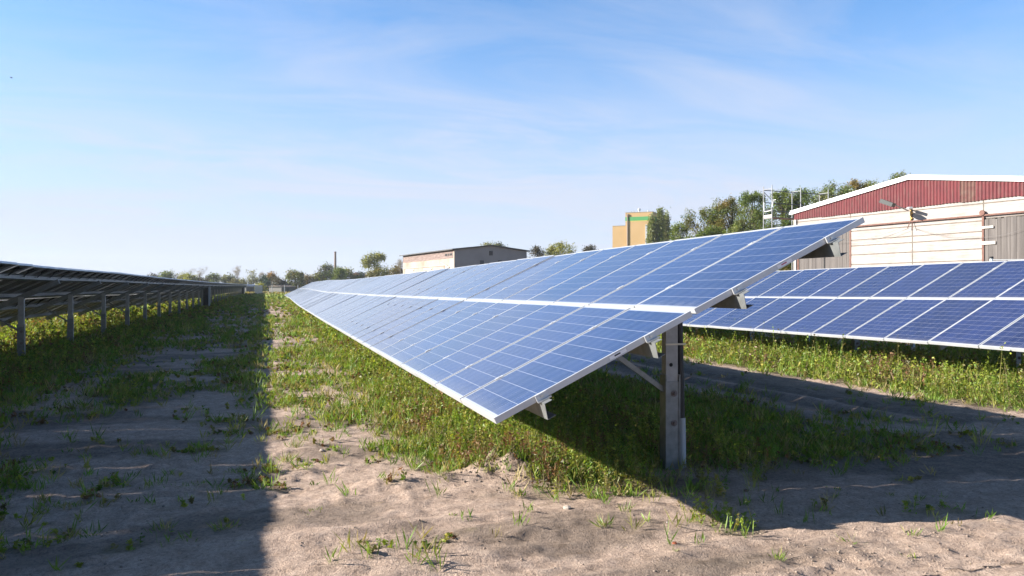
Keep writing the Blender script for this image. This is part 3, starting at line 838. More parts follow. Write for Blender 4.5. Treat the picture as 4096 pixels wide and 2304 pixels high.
M_joint = varied('joint_mortar', (0.10,0.085,0.068), (0.17,0.145,0.12), 5, 0.9)
M_red = mat('red_corrugated_sheet', (0.2,0.03,0.03), 0.7)
def _red():
    m = M_red; v = coords(m); n = noise(m, v, 1.2, 6, 0.7); s_ = noise(m, coords(m, (3,3,0.5)), 3.0, 6, 0.7)
    c = ramp(m, n, [(0.3, (0.085,0.013,0.017)), (0.6, (0.125,0.018,0.023)), (0.8, (0.105,0.03,0.027))])
    c = mixc(m, ramp(m, s_, [(0.50, (0,0,0)), (0.72, (0.85,0.85,0.85))]), c, (0.11,0.06,0.05))
    L(m, c, bsdf(m).inputs['Base Color'])
_red()
M_redw = varied('worn_corrugated_sheet', (0.12,0.07,0.055), (0.10,0.032,0.03), 4, 0.85, detail=6)
M_white = mat('white_roof_edge', (0.86,0.87,0.88), 0.4)
M_wood = mat('weathered_boards', (0.25,0.2,0.18), 0.85)
def _wood():
    m = M_wood; n = noise(m, coords(m, (14,14,0.35)), 1.0, 7, 0.65); n2 = noise(m, coords(m, (5,5,0.2)), 1.0, 3)
    c = ramp(m, n, [(0.3, (0.045,0.038,0.035)), (0.5, (0.095,0.082,0.078)), (0.68, (0.155,0.14,0.132))])
    c = mixc(m, 0.5, c, ramp(m, n2, [(0.35, (0.06,0.053,0.05)), (0.65, (0.145,0.13,0.12))]))
    L(m, c, bsdf(m).inputs['Base Color'])
_wood()
M_lwood = varied('pale_board', (0.5,0.46,0.42), (0.62,0.58,0.53), 8, 0.8)

def barn():
    cz = 47.9; ang = math.atan((480-2048)/FOC); cor = P(3185, cz); C_ = cz*(3185-480)
    Fp = wall_frame(cor, ang)
    def s_of(u): q = P(u, C_/(u-480)); return (Vector((cor.x, cor.y, 0))-Vector((q.x, q.y, 0))).length*(1 if u > 3185 else -1)
    WD, DP = 15.44, 36.0; sA = WD/2
    t = thing('barn', 'long barn with cream concrete gable wall, red corrugated gable and wooden sliding doors', 'barn', (cor.x, cor.y, 0))
    he = 6.02; slope = 0.142
    top = lambda s: he+0.28+slope*(sA-abs(s-sA))
    def fbox(b, s0, s1, h0, h1, o0, o1, m=0):
        p = [Fp(s0,h0,o0), Fp(s1,h0,o0), Fp(s1,h0,o1), Fp(s0,h0,o1), Fp(s0,h1,o0), Fp(s1,h1,o0), Fp(s1,h1,o1), Fp(s0,h1,o1)]
        b.hexa(p, m)
    b = MB()                                           # wall shell: gable wall, side walls, rear
    joints = [0.5, 1.0, 1.55, 2.08, 2.58, 3.09, 3.63, 4.13, 4.45, 4.95, 5.77]
    js = s_of(3650)
    hs = [0]+joints+[6.1]
    dl0, dl1 = s_of(3192), s_of(3403); dr0, dr1 = s_of(3935), s_of(3935)+(dl1-dl0)
    zones = [(0, dl0, 0, 6.1), (dl0, dl1, 5.05, 6.1), (dl1, js, 0, 6.1), (js, dr0, 0, 6.1), (dr0, dr1, 5.05, 6.1), (dr1, WD, 0, 6.1)]
    for s0, s1, z0, z1 in zones:
        for a, c in zip(hs[:-1], hs[1:]):
            a_ = max(a, z0); 
            if c <= z0+.05: continue
            fbox(b, s0+.03, s1-.03, a_+.012, c-.045, -0.16, 0.0)
    for s0 in (0.02, WD-.18): b.hexa([Fp(s0,0,-.17), Fp(s0+.16,0,-.17), Fp(s0+.16,0,-DP), Fp(s0,0,-DP), Fp(s0,6.3,-.17), Fp(s0+.16,6.3,-.17), Fp(s0+.16,6.3,-DP), Fp(s0,6.3,-DP)])
    b.hexa([Fp(.2,0,-DP+.2), Fp(WD-.2,0,-DP+.2), Fp(WD-.2,0,-DP), Fp(.2,0,-DP), Fp(.2,6.2,-DP+.2), Fp(WD-.2,6.2,-DP+.2), Fp(WD-.2,6.2,-DP), Fp(.2,6.2,-DP)])
    w_ = b.build('wall', M_conc, t)
    b = MB(); fbox(b, .03, dl0, 0, 6.1, -.14, -.014); fbox(b, dl0, dl1, 5.03, 6.1, -.14, -.014)
    fbox(b, dl1, dr0, 0, 6.1, -.14, -.014); fbox(b, dr0, dr1, 5.03, 6.1, -.14, -.014); fbox(b, dr1, WD-.03, 0, 6.1, -.14, -.014); b.build('joints', M_joint, w_)
    # corrugated gable: wave profile, sheets of about 1 m
    def clad(s0, s1, m_, name):
        b = MB(); ds = 0.177/6; n = int(round((s1-s0)/ds))
        for i in range(n):
            a, c = s0+i*ds, s0+(i+1)*ds
            oa = .055+.026*math.cos(2*math.pi*a/.177); oc = .055+.026*math.cos(2*math.pi*c/.177)
            bot = 5.92+.02*math.sin(int(a/0.95)*2.1)
            ta, tc_ = top(a)+.02, top(c)+.02
            b.quad(Fp(a,bot,oa), Fp(c,bot,oc), Fp(c,tc_,oc), Fp(a,ta,oa))
        return b.build(name, m_, t)
    sw0, sw1 = s_of(3845), s_of(3905)
    clad(-.12, sw0, M_red, 'gable_cladding'); q = clad(sw0, sw1, M_redw, 'gable_cladding'); q['label'] = 'worn brown sheets of the red gable'; clad(sw1, WD+.12, M_red, 'gable_cladding')
    b = MB(); b.hexa([Fp(0,6.0,-.1), Fp(WD,6.0,-.1), Fp(WD,6.0,-.02), Fp(0,6.0,-.02), Fp(0,top(0)-.05,-.1), Fp(WD,top(WD)-.05,-.1), Fp(WD,top(WD)-.05,-.02), Fp(0,top(0)-.05,-.02)])
    b.build('gable_framing', M_wood, t)
    b = MB()
    for s0, s1 in ((-.30, sA), (sA, WD+.30)):
        b.hexa([Fp(s0,top(s0),-DP-.2), Fp(s1,top(s1),-DP-.2), Fp(s1,top(s1),.06), Fp(s0,top(s0),.06), Fp(s0,top(s0)+.16,-DP-.2), Fp(s1,top(s1)+.16,-DP-.2), Fp(s1,top(s1)+.16,.06), Fp(s0,top(s0)+.16,.06)])
    rf = b.build('roof', varied('roof_sheet', (0.35,0.35,0.36), (0.5,0.5,0.52), 2, 0.6), t)
    b = MB()
    for s0, s1 in ((-.34, sA), (sA, WD+.34)):
        b.hexa([Fp(s0,top(s0)-.02,.062), Fp(s1,top(s1)-.02,.062), Fp(s1,top(s1)-.02,.15), Fp(s0,top(s0)-.02,.15), Fp(s0,top(s0)+.21,.062), Fp(s1,top(s1)+.21,.062), Fp(s1,top(s1)+.21,.15), Fp(s0,top(s0)+.21,.15)])
    b.build('fascia', M_white, rf)
    b = MB(); b.hexa([Fp(-.42,top(0)-.05,-DP), Fp(-.302,top(0)-.05,-DP), Fp(-.302,top(0)-.05,.14), Fp(-.42,top(0)-.05,.14), Fp(-.42,top(0)+.08,-DP), Fp(-.302,top(0)+.08,-DP), Fp(-.302,top(0)+.08,.14), Fp(-.42,top(0)+.08,.14)])
    b.build('gutter', M_white, rf)
    # doors: board by board
    for (a, c) in ((dl0, dl1), (dr0, dr1)):
        b = MB(); s0 = a; g_ = random.Random(int(a*10)); o = .02 if a > 5 else -.05
        while s0 < c-.02:
            w0 = min(g_.uniform(.10, .17), c-s0); dz = g_.uniform(-.03, .03)
            fbox(b, s0+.004, s0+w0-.004, .1, 5.0+dz, o, o+.03+g_.uniform(0, .012)); s0 += w0
        d_ = b.build('sliding_door', M_wood, t)
        for f0, f1 in ((a-.03, a+.07), (c-.07, c+.03)):
            b = MB(); fbox(b, f0, f1, .1, 5.35 if a > 5 else 5.02, o+.045, o+.075); b.build('door_strap', M_rust, d_)
            if a > 5:
                b = MB(); b.tube([Fp((f0+f1)/2, 5.30, .10), Fp((f0+f1)/2, 5.30, .17)], .13, 12); b.build('roller', M_rust, d_)
        if a < 5:
            b = MB(); fbox(b, s_of(3295), s_of(3299), .1, 5.0, o+.045, o+.06); b.build('door_gap', M_dark, d_)
        if a > 5:
            b = MB(); fbox(b, a-.03, s_of(3980), 4.56, 4.66, .10, .13); fbox(b, a-.02, s_of(3988), 3.80, 3.94, .10, .13); b.build('batten', M_lwood, d_)
    b = MB(); fbox(b, 0.2, WD, 5.15, 5.225, .07, .13); b.build('door_rail', M_rust, t)
    b = MB(); fbox(b, -.10, .05, 0, 5.9, .003, .10); b.build('corner_trim', M_lwood, t)
    # floodlight, lamp head, insulator bracket, cables
    sl = s_of(3640)
    b = MB(); b.tube([Fp(sl, 5.75, .1), Fp(sl-.1, 6.0, .9), Fp(sl-.15, 6.05, 1.3)], .03, 6); arm = b.build('floodlight', M_galvd, t)
    b = MB(); c0 = Fp(sl-.15, 6.12, 1.45); 
    b.bar(c0+Vector((.12,-.25,-.15)), c0+Vector((-.15,.3,.12)), .42, .20); b.build('lamp_housing', mat('dark_lamp', (0.03,0.035,0.035), 0.5), arm)
    b = MB(); b.bar(Fp(s_of(3652), 5.86, .35), Fp(s_of(3684), 5.83, .75), .16, .09); b.bar(Fp(s_of(3647), 5.80, .05), Fp(s_of(3654), 5.86, .36), .04, .04)
    b.build('wall_lamp', M_pvc, t)
    b = MB(); fbox(b, s_of(3645), s_of(3648), 5.25, 5.85, .02, .09)
    for h in (5.35, 5.62): b.tube([Fp(s_of(3649), h, .06), Fp(s_of(3653), h, .06)], .05, 8)
    b.build('insulator_bracket', mat('ochre_paint', (0.48,0.30,0.08), 0.6), t)
    b = MB(); b.tube([Fp(s_of(3647), 5.25, .08), Fp(s_of(3641), 4.85, .2)], .022, 6); b.tube([Fp(s_of(3653), 5.2, .08), Fp(s_of(3661), 4.78, .2)], .015, 6); b.build('cable_hook', M_rust, t)
    b = MB()
    def cab(pts, r=.006): b.tube([Fp(s_of(u), 1.63+(1162-v)/FOC*(C_/(u-480)), .2) for u, v in pts], r, 4)
    cab([(3661,909), (3700,924), (3764,940), (3850,950), (3935,951), (4000,944), (4050,934), (4096,918)])
    cab([(3663,911), (3720,926), (3790,941), (3870,946), (3935,946.5)])
    cab([(3649,911), (3600,932), (3560,947), (3500,961), (3420,966), (3330,969)])
    cab([(3630,906), (3580,925), (3520,945), (3480,953)])
    b.build('cable', mat('cable_grey', (0.16,0.15,0.15), 0.6), t)
    return Fp, cor
BF, BC = barn()

# ------------------------------------------------------------------ scaffold beside the barn
M_scafd = mat('shaded_tube', (0.06,0.065,0.07), 0.5)  # guardrails carry shade in their colour, to stand out against the sky
M_scafl = varied('zinc_tube', (0.22,0.23,0.24), (0.30,0.31,0.32), 5, 0.5)
def scaffold():
    base = BF(-1.98, 0, 0.1)
    t = thing('scaffold', 'galvanised tube scaffold standing beside the left corner of the barn', 'scaffold', (base.x, base.y, 0))
    def q(i, k, h): return BF(-1.98-.73*k, h, -2.45*i)
    nb = 8
    for i in range(nb):
        for k in (0, 1):
            b = MB(); b.tube([q(i, k, 0), q(i, k, 8.25 if (i == 0 or k == 0) else 8.05)], .028, 8)
            if i == 0 and k == 0: pass
            b.build('standard', M_scafl, t)
        b = MB()
        for h in (2.2, 4.2, 6.18, 8.02): b.tube([q(i, 0, h), q(i, 1, h)], .024, 6)
        b.build('transom', M_scafl, t)
    b = MB(); 
    for h in (2.2, 4.2, 6.2):
        for k in range(2): b.hexa([q(0,.06+.48*k,h), q(0,.46+.48*k,h), q(nb-1,.46+.48*k,h), q(nb-1,.06+.48*k,h), q(0,.06+.48*k,h+.05), q(0,.46+.48*k,h+.05), q(nb-1,.46+.48*k,h+.05), q(nb-1,.06+.48*k,h+.05)])
    b.build('deck', varied('scaffold_plank', (0.16,0.10,0.08), (0.26,0.2,0.17), 3, 0.8), t)
    b = MB()
    for h in (8.0, 7.22, 6.72): b.tube([q(0, 1, h), q(nb-1, 1, h)], .028, 6)
    b.tube([q(0, 0, 6.72), q(0, 1, 6.72)], .022, 6); b.tube([q(0, 1, 7.9), q(0.55, 1, 6.95)], .020, 6); b.tube([q(0, 1, 4.2), q(1, 1, 2.2)], .02, 6)
    b.tube([q(0.1, 0, 4.7), q(1.0, 0, 6.1)], .02, 6)
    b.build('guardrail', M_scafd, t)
    b = MB(); b.tube([q(0, .95, 7.22), q(0, .93, 6.70), q(0, .85, 6.62), q(0, .1, 6.66), q(0, .02, 6.75), q(0, -.15, 7.28), q(0, -.45, 7.30)], .018, 6)
    b.build('end_guard_frame', M_white, t)
    b = MB(); b.hexa([q(0,-.02,6.24), q(0,1.0,6.24), q(0.012,1.0,6.24), q(0.012,-.02,6.24), q(0,-.02,6.40), q(0,1.0,6.40), q(0.012,1.0,6.40), q(0.012,-.02,6.40)])
    b.build('toe_board', M_lwood, t)
scaffold()

# ------------------------------------------------------------------ old cattle shed (cream and grey)
def old_shed():
    ang = math.atan((500-2048)/FOC); cor = P(1817, 90); G = wall_frame(cor, ang)
    # s negative runs away along the cream side, the gable runs to the right away (o negative)
    gz = 0.4; wid = 9.23
    far = P(1612, 106.6); ln = (Vector((far.x, far.y))-Vector((cor.x, cor.y))).length
    t = thing('shed', 'old long shed with cream rendered side, dark boarded eaves and shaded grey gable', 'shed', (cor.x, cor.y, gz))
    M_cream = mat('cream_render', (0.6,0.5,0.42), 0.9, 0, 0.2)
    v = coords(M_cream); n = noise(M_cream, v, 0.35, 8, 0.65); 
    L(M_cream, ramp(M_cream, n, [(0.3, (0.22,0.175,0.14)), (0.48, (0.33,0.27,0.22)), (0.62, (0.37,0.31,0.255)), (0.75, (0.42,0.39,0.36))]), bsdf(M_cream).inputs['Base Color'])
    M_grey = varied('shaded_grey_render', (0.20,0.195,0.20), (0.26,0.255,0.255), 0.5, 0.9, detail=8)  # gable faces away from the sun; its shade is put into this grey
    def bx(b, s0, s1, o0, o1, h0, h1): b.hexa([G(s0,h0,o0), G(s1,h0,o0), G(s1,h0,o1), G(s0,h0,o1), G(s0,h1,o0), G(s1,h1,o0), G(s1,h1,o1), G(s0,h1,o1)])
    H_ = 6.28
    b = MB(); bx(b, -ln, 0, 0, -.3, 0, H_-.95); w_ = b.build('side_wall', M_cream, t)
    b = MB(); bx(b, -ln, -.25, -.02, -.3, H_-.947, H_); bx(b, -ln, -.25, 0.0, -.02, H_-.94, H_-.66); bx(b, -ln, -.25, 0.0, -.02, H_-.64, H_-.34); bx(b, -ln, -.25, 0.0, -.02, H_-.32, H_)
    b.build('eaves_boarding', varied('dark_boards', (0.13,0.09,0.08), (0.24,0.18,0.16), 1.2, 0.9, stretch=(1,1,8), detail=8), t)
    b = MB(); bx(b, -.25, 0, 0, -.02, H_-.95, H_); b.build('corner_pier', M_white if False else M_cream, t)
    b = MB()
    for a, c in ((-2.9, -2.1), (-1.9, -1.5), (-1.3, -.6)): bx(b, a, c, .012, .004, H_-.62, H_-.38)
    b.build('opening', M_dark, t)
    b = MB(); o1, o2 = -.0, -wid
    b.v += [tuple(q) for q in (G(.002,0,-.3), G(.002,0,o2), G(.002,H_,o2), G(.002,H_+.52,o2/2), G(.002,H_,0), G(.002,0,0))]; b.f += [(0,1,2,3,4,5)]; b.m += [0]
    b.v += [tuple(q) for q in (G(-ln,0,0), G(-ln,0,o2), G(-ln,H_,o2), G(-ln,H_+.52,o2/2), G(-ln,H_,0))]; b.f += [(6,7,8,9,10)]; b.m += [0]
    bx(b, -ln, 0, o2+.3, o2, 0, H_)
    gb = b.build('gable_wall', M_grey, t)
    # small plinth of thickness behind the gable plane
    def vof(w, v): return 1.63+(1162-v)/FOC*(90+.438*w)
    def wof(u):
        k = (u-2048)/FOC; return (k*90+6.55)/(.899-.438*k)
    for u0, u1, v0, v1 in ((1957.5,1960.3,1003,1021), (1962.3,1965.1,1003,1021), (1967,1969.8,1003,1021)):
        b = MB(); a, c = wof(u0), wof(u1); bx(b, .004, .03, -a, -c, vof(a, v1), vof(a, v0)); b.build('vent_slit', M_dark, t)
    for u0, u1, v0 in ((1920,1935.4,1041), (1992,2007,1041)):
        b = MB(); a, c = wof(u0), wof(u1); bx(b, .004, .03, -a, -c, vof(a, v0)-1.0, vof(a, v0)); f_ = b.build('window', mat('window_dark', (0.03,0.035,0.05), 0.3), t)
        b = MB(); bx(b, .032, .06, -a+.05, -c-.05, vof(a, v0)-1.08, vof(a, v0)-1.01); b.build('sill', M_grey, f_)
    def sof(u):
        C2 = 90*1317; q = P(u, C2/(u-500)); return -(Vector((q.x, q.y))-Vector((cor.x, cor.y))).length, C2/(u-500)
    for u0, u1, v0 in ((1629,1655,1078), (1699,1727,1074)):
        (a, za), (c, zc) = sof(u0), sof(u1); ht = 1.63+(1162-v0)/FOC*za
        b = MB(); bx(b, a, c, .004, .03, ht-1.5, ht-.35); f_ = b.build('window', mat('window_dark', (0.03,0.03,0.035), 0.3), t)
        b = MB(); bx(b, a-.15, c+.15, .031, .10, ht-.16, ht); bx(b, a, c, .031, .07, ht-.5, ht-.3); b.build('lintel', M_lwood, f_)
    b = MB(); (a, za), (c, zc) = sof(1618), sof(1778)
    hh = 1.63+(1162-1075)/FOC*za; b.tube([G(a, hh-2, .05), G(a, hh, .05), G(c, hh, .05), G(c, hh-2, .05)], .03, 5); b.build('pipe', M_galvd, t)
    (a, za), (c, zc) = sof(1782), sof(1798); b = MB(); b.tube([G(a, 4.9, .6), G(c, 4.35, .05), G(c, 3.9, .05)], .05, 6); b.build('cable_bracket', M_pvc, t)
    b = MB(); ro = .35
    for o_a, o_b, ha, hb in ((.35, -wid/2, H_-.02, H_+.53), (-wid/2, -wid-.35, H_+.53, H_-.02)):
        b.hexa([G(-ln-.6,ha,o_a), G(.3,ha,o_a), G(.3,hb,o_b), G(-ln-.6,hb,o_b), G(-ln-.6,ha+.12,o_a), G(.3,ha+.12,o_a), G(.3,hb+.12,o_b), G(-ln-.6,hb+.12,o_b)])
    b.build('roof', varied('tar_roof', (0.05,0.05,0.055), (0.09,0.09,0.09), 2, 0.8), t)
old_shed()

# ------------------------------------------------------------------ mill tower, conveyor, chimney
def tower():
    ang = -R(67.2); cor = P(2611, 250); G = wall_frame(cor, ang)     # s<0 runs to the left
    t = thing('mill_tower', 'tall ochre mill tower with green stripe below its roof and a lower block', 'tower', (cor.x, cor.y, 0))
    M_och = varied('ochre_cladding', (0.37,0.24,0.105), (0.41,0.265,0.12), 0.2, 0.8, detail=4)
    M_grn = mat('green_stripe', (0.05,0.24,0.07), 0.7); M_yel = mat('yellow_line', (0.6,0.5,0.08), 0.7)
    def bx(b, s0, s1, o0, o1, h0, h1): b.hexa([G(s0,h0,o0), G(s1,h0,o0), G(s1,h0,o1), G(s0,h0,o1), G(s0,h1,o0), G(s1,h1,o0), G(s1,h1,o1), G(s0,h1,o1)])
    HT = 26.5
    b = MB(); bx(b, -8.79, 0, 0, -10.6, 0, HT); b.build('wall', M_och, t)
    b = MB(); bx(b, -13.14, -8.8, -.3, -10, 0, 22.4); b.build('lower_block', M_och, t)
    b = MB(); bx(b, -8.84, .05, .05, -10.65, 23.85, 25.1); b.build('green_stripe', M_grn, t)
    b = MB(); bx(b, -8.82, .03, .03, -10.63, 23.72, 23.84); b.build('yellow_line', M_yel, t)
    b = MB(); bx(b, -8.9, .1, .1, -10.7, HT, HT+.15); bx(b, -13.2, -8.92, -.2, -10.1, 22.4, 22.52); b.build('roof_edge', M_galvd, t)
    for s_ in (-8.1, -.35):
        b = MB(); b.tube([G(s_, 0, .22), G(s_, 25.6, .22)], .17, 8); bx(b, s_-.3, s_+.3, .02, .45, 25.6, 26.1); b.build('downpipe', mat('pipe_brown', (0.25,0.19,0.15), 0.6), t)
    b = MB(); b.tube([G(-4.6, HT+.1, -1.2), G(-4.6, HT+.5, -1.2), G(-4.6, HT+.7, -1.2), G(-4.6, HT+1.2, -1.2), G(-4.6, HT+1.45, -1.2)], [.22,.22,.45,.45,.2], 10); b.build('roof_cowl', M_alu, t)
    b = MB(); b.tube([G(-1.7, HT+.1, -1.2), G(-1.7, HT+.5, -1.2), G(-1.7, HT+.65, -1.2)], [.25,.28,.1], 8); b.build('roof_cowl', M_alu, t)
    for s_ in (-7.3, -6.3): 
        b = MB(); bx(b, s_-.15, s_+.15, -1, -1.4, HT+.1, HT+.55); b.build('roof_vent', M_galvd, t)
    b = MB(); bx(b, -2.3, -1.7, .02, .3, 8, 22.5); b.build('shaft', M_pvc, t)
    c = P(2640, 262)
    t2 = thing('conveyor_bridge', 'dark blue conveyor tube bridging from the ochre tower to the right behind trees', 'conveyor', (c.x, c.y, 0))
    a = P(2625, 258, 936); b_ = P(2790, 240, 903)
    b = MB(); b.bar(a, b_, 1.2, 1.1); b.build('tube', mat('blue_conveyor', (0.045,0.07,0.16), 0.5), t2)
    for f in (.42, .75):
        p = a.lerp(b_, f); b = MB(); 
        for dx in (-1.6, 1.6): b.bar((p.x+dx, p.y, 0), (p.x, p.y, p.z-.5), .16, .16, up=(0,1,0))
        b.bar((p.x-1, p.y, p.z*.38), (p.x+1, p.y, p.z*.38), .12, .12); b.build('trestle', M_galvd, t2)
    c = P(1341, 400); b = MB(); n = 16
    b.tube([(c.x, c.y, 0), (c.x, c.y, 10), (c.x, c.y, 20.6)], [.86, .68, .50], n); b.tube([(c.x, c.y, 20.6), (c.x, c.y, 21.3)], .56, n)
    tag(b.build('factory_chimney', varied('chimney_brick', (0.15,0.095,0.075), (0.22,0.15,0.12), 2, 0.9)), 'slender brick chimney rising behind the trees', 'chimney')
tower()

# ------------------------------------------------------------------ small far things
def house(name, label, u0, u1, vt, vr, Z, wallc, roofc, rot=0.0):
    a, c = P(u0, Z), P(u1, Z*1.02); w_ = (c-a).length; d = (c-a).normalized(); e = Vector((-d.y, d.x, 0)); g_ = float(T0(a.x, a.y))-.1
    hw = 1.63+(1162-vt)/FOC*Z; hr = 1.63+(1162-vr)/FOC*Z; dp = max(4, w_*.7)
    t = thing(name, label, 'house' if name == 'house' else 'shed', (a.x, a.y, g_))
    A = lambda s, o, h: a*1.0+d*s+e*o+Vector((0,0,h-a.z))
    b = MB(); b.hexa([A(0,0,g_), A(w_,0,g_), A(w_,dp,g_), A(0,dp,g_), A(0,0,hw), A(w_,0,hw), A(w_,dp,hw), A(0,dp,hw)]); b.build('wall', mat(name+'_wall', wallc, 0.9), t)
    b = MB(); o = .35
    b.v += [tuple(q) for q in (A(-o,-o,hw), A(w_+o,-o,hw), A(w_+o,dp+o,hw), A(-o,dp+o,hw), A(-o,dp/2,hr), A(w_+o,dp/2,hr))]
    b.f += [(0,1,5,4), (2,3,4,5), (0,4,3), (1,2,5), (3,2,1,0)]; b.m += [0]*5
    b.build('roof', mat(name+'_roof', roofc, 0.6), t)
    b = MB(); b.hexa([A(w_*.35,-.03,g_+.2), A(w_*.35+.9,-.03,g_+.2), A(w_*.35+.9,-.005,g_+.2), A(w_*.35,-.005,g_+.2), A(w_*.35,-.03,hw-.4), A(w_*.35+.9,-.03,hw-.4), A(w_*.35+.9,-.005,hw-.4), A(w_*.35,-.005,hw-.4)]); b.build('door', mat(name+'_door', (0.08,0.07,0.06), 0.8), t)
house('shed', 'low grey flat-roofed shed beyond the tip of the nearest row', 1126, 1180, 1145, 1142, 180, (0.13,0.125,0.12), (0.15,0.11,0.09))
house('house', 'house with dark blue-grey roof among the far trees', 1131, 1162, 1139, 1121, 235, (0.30,0.24,0.22), (0.06,0.07,0.10))
house('house', 'small house with reddish roof left of the tall poplar', 1447, 1470, 1103, 1088, 260, (0.34,0.26,0.22), (0.17,0.08,0.06))
house('shed', 'low shed with pale blue-grey roof behind the far end of the left row', 985, 1031, 1145, 1136, 230, (0.12,0.12,0.12), (0.10,0.13,0.18))

def far_fence():
    a, c = P(1021, 150), P(1048, 158); g_ = float(T0(a.x, a.y)); t = thing('board_fence', 'pale upright board fence at the far end of the left row', 'fence', (a.x, a.y, g_))
    n = 7
    for i in range(n):
        p = a.lerp(c, i/(n-1)); b = MB(); b.box(p.x-.10, p.x+.09, p.y-.03, p.y+.03, g_-.2, g_+1.95+.05*(i % 3)); b.build('board', M_lwood, t)
    b = MB(); b.bar((a.x, a.y+.06, g_+.5), (c.x, c.y+.06, g_+.5), .05, .1); b.bar((a.x, a.y+.06, g_+1.6), (c.x, c.y+.06, g_+1.6), .05, .1); b.build('rail', M_galvd, t)
    us = [1088, 1138.5, 1192]
    p0 = P(us[0], 150); g2 = float(T0(p0.x, p0.y)); t = thing('wire_fence', 'thin wire fence on pale steel posts across the end of the lane', 'fence', (p0.x, p0.y, g2))
    ps = []
    for u in us:
        p = P(u, 150); g_ = float(T0(p.x, p.y)); ps.append(Vector((p.x, p.y, g_))); b = MB(); b.tube([(p.x, p.y, g_-.2), (p.x, p.y, g_+1.95)], .055, 8); b.build('post', M_pvc, t)
    p = P(1048, 150); ps.insert(0, Vector((p.x, p.y, float(T0(p.x, p.y)))))
    b = MB()
    for h in (.4, .9, 1.4, 1.85): b.tube([q+Vector((0,0,h)) for q in ps], .006, 3)
    b.build('wire', M_galvd, t)
far_fence()
# sandy track crossing beyond the rows
b = MB(); q0, q1 = P(1000, 118), P(1330, 130)
nseg = 12
for i in range(nseg):
    a = q0.lerp(q1, i/nseg); c = q0.lerp(q1, (i+1)/nseg)
    za, zc = [float(np.interp(p.y, YM, ZM))+.03 for p in (a, c)]
    zb2, zd2 = [float(np.interp(p.y+3, YM, ZM))+.03 for p in (a, c)]
    b.quad((a.x, a.y, max(za, float(T0(a.x, a.y))+.03)), (c.x, c.y, max(zc, float(T0(c.x, c.y))+.03)), (c.x, c.y+3, max(zd2, float(T0(c.x, c.y+3))+.03)), (a.x, a.y+3, max(zb2, float(T0(a.x, a.y+3))+.03)))
tag(b.build('path', varied('track_sand', (0.34,0.28,0.22), (0.42,0.35,0.29), 1.5, 0.95)), kind='structure')

def right_fence():
    p = P(3966, 19.5); t = thing('electric_fence', 'pale fence post with black cap and thin wire in front of the right barn door', 'fence', (p.x, p.y, 0))
    top = 1.63+(1162-1034)/FOC*19.5
    b = MB(); b.tube([(p.x, p.y, -.2), (p.x, p.y, top)], .036, 10); po = b.build('post', mat('white_post', (0.6,0.66,0.68), 0.5), t)
    b = MB(); b.tube([(p.x, p.y, top), (p.x, p.y, top+.05)], .045, 10); b.box(p.x+.02, p.x+.10, p.y-.02, p.y+.02, top-.28, top-.22); b.build('cap', M_black, po)
    q = P(4420, 17.2); b = MB(); b.tube([(q.x, q.y, -.2), (q.x, q.y, top)], .036, 10); b.build('post', bpy.data.materials['white_post'], t)
    for h in (-.03, -.5, -1.0):
        b = MB(); m_ = (p+q)/2; b.tube([(p.x, p.y, top+h), (m_.x, m_.y, top+h-.03), (q.x, q.y, top+h)], .008, 4); b.build('wire', M_pvc, t)
right_fence()
for i, (u, Z, lb) in enumerate(((3655, 20.9, 'pale marker stake in the weeds behind the right row, the nearer one'), (3235, 23.4, 'pale marker stake seen under the right row, the farther one'))):
    p = P(u, Z); b = MB(); b.tube([(p.x, p.y, -.1), (p.x+.01, p.y, .32)], .025, 8); b.tube([(p.x+.01, p.y, .32), (p.x+.01, p.y, .37)], .032, 8)
    tag(b.build('marker_stake', bpy.data.materials['white_post']), lb, 'stake', 'marker stakes behind the right row')

# bird
c = P(43, 110, 309)
b = MB()
b.tube([c+Vector((-.16,0,.0)), c+Vector((-.05,0,.02)), c+Vector((.08,0,.01)), c+Vector((.18,0,-.02))], [.012,.045,.05,.012], 8)
for sgn in (-1, 1):
    w1 = c+Vector((.02, .16*sgn, .05)); w2 = c+Vector((-.05, .42*sgn, -.02))
    b.hexa([c+Vector((-.05,.02*sgn,.01)), c+Vector((.09,.02*sgn,.01)), w1+Vector((.06,0,0)), w1-Vector((.07,0,0)), c+Vector((-.05,.02*sgn,.025)), c+Vector((.09,.02*sgn,.025)), w1+Vector((.06,0,.01)), w1-Vector((.07,0,-.01))])
    b.hexa([w1-Vector((.07,0,0)), w1+Vector((.06,0,0)), w2+Vector((.02,0,0)), w2-Vector((.02,0,0)), w1-Vector((.07,0,-.01)), w1+Vector((.06,0,.01)), w2+Vector((.02,0,.006)), w2-Vector((.02,0,-.006))])
tag(b.build('bird', mat('bird_dark', (0.06,0.055,0.06), 0.8)), 'small dark bird gliding high in the sky at the left', 'bird')

# ------------------------------------------------------------------ trees
def limb(b, p, d, ln, r, depth, g_, tips, spread=0.5, up=0.15, nseg=3):
    pts = [p]; rs = [r]; q = p.copy(); dd = d.copy()
    for i in range(nseg):
        dd = (dd+Vector((g_.gauss(0, .12), g_.gauss(0, .12), g_.gauss(0, .08)+up*.3))).normalized(); q = q+dd*(ln/nseg); pts.append(q.copy()); rs.append(r*(1-.5*(i+1)/nseg))
    b.tube(pts, rs, 5 if depth > 1 else 3)
    if depth == 0: tips.append((q, dd)); return
    for k in range(g_.choice((2, 3, 3))):
        nd = (dd+Vector((g_.gauss(0, spread), g_.gauss(0, spread), g_.gauss(0, spread*.6)+up))).normalized()
        limb(b, pts[-1 if k < 2 else -2], nd, ln*g_.uniform(.62, .85), rs[-1]*.85, depth-1, g_, tips, spread, up, 2)

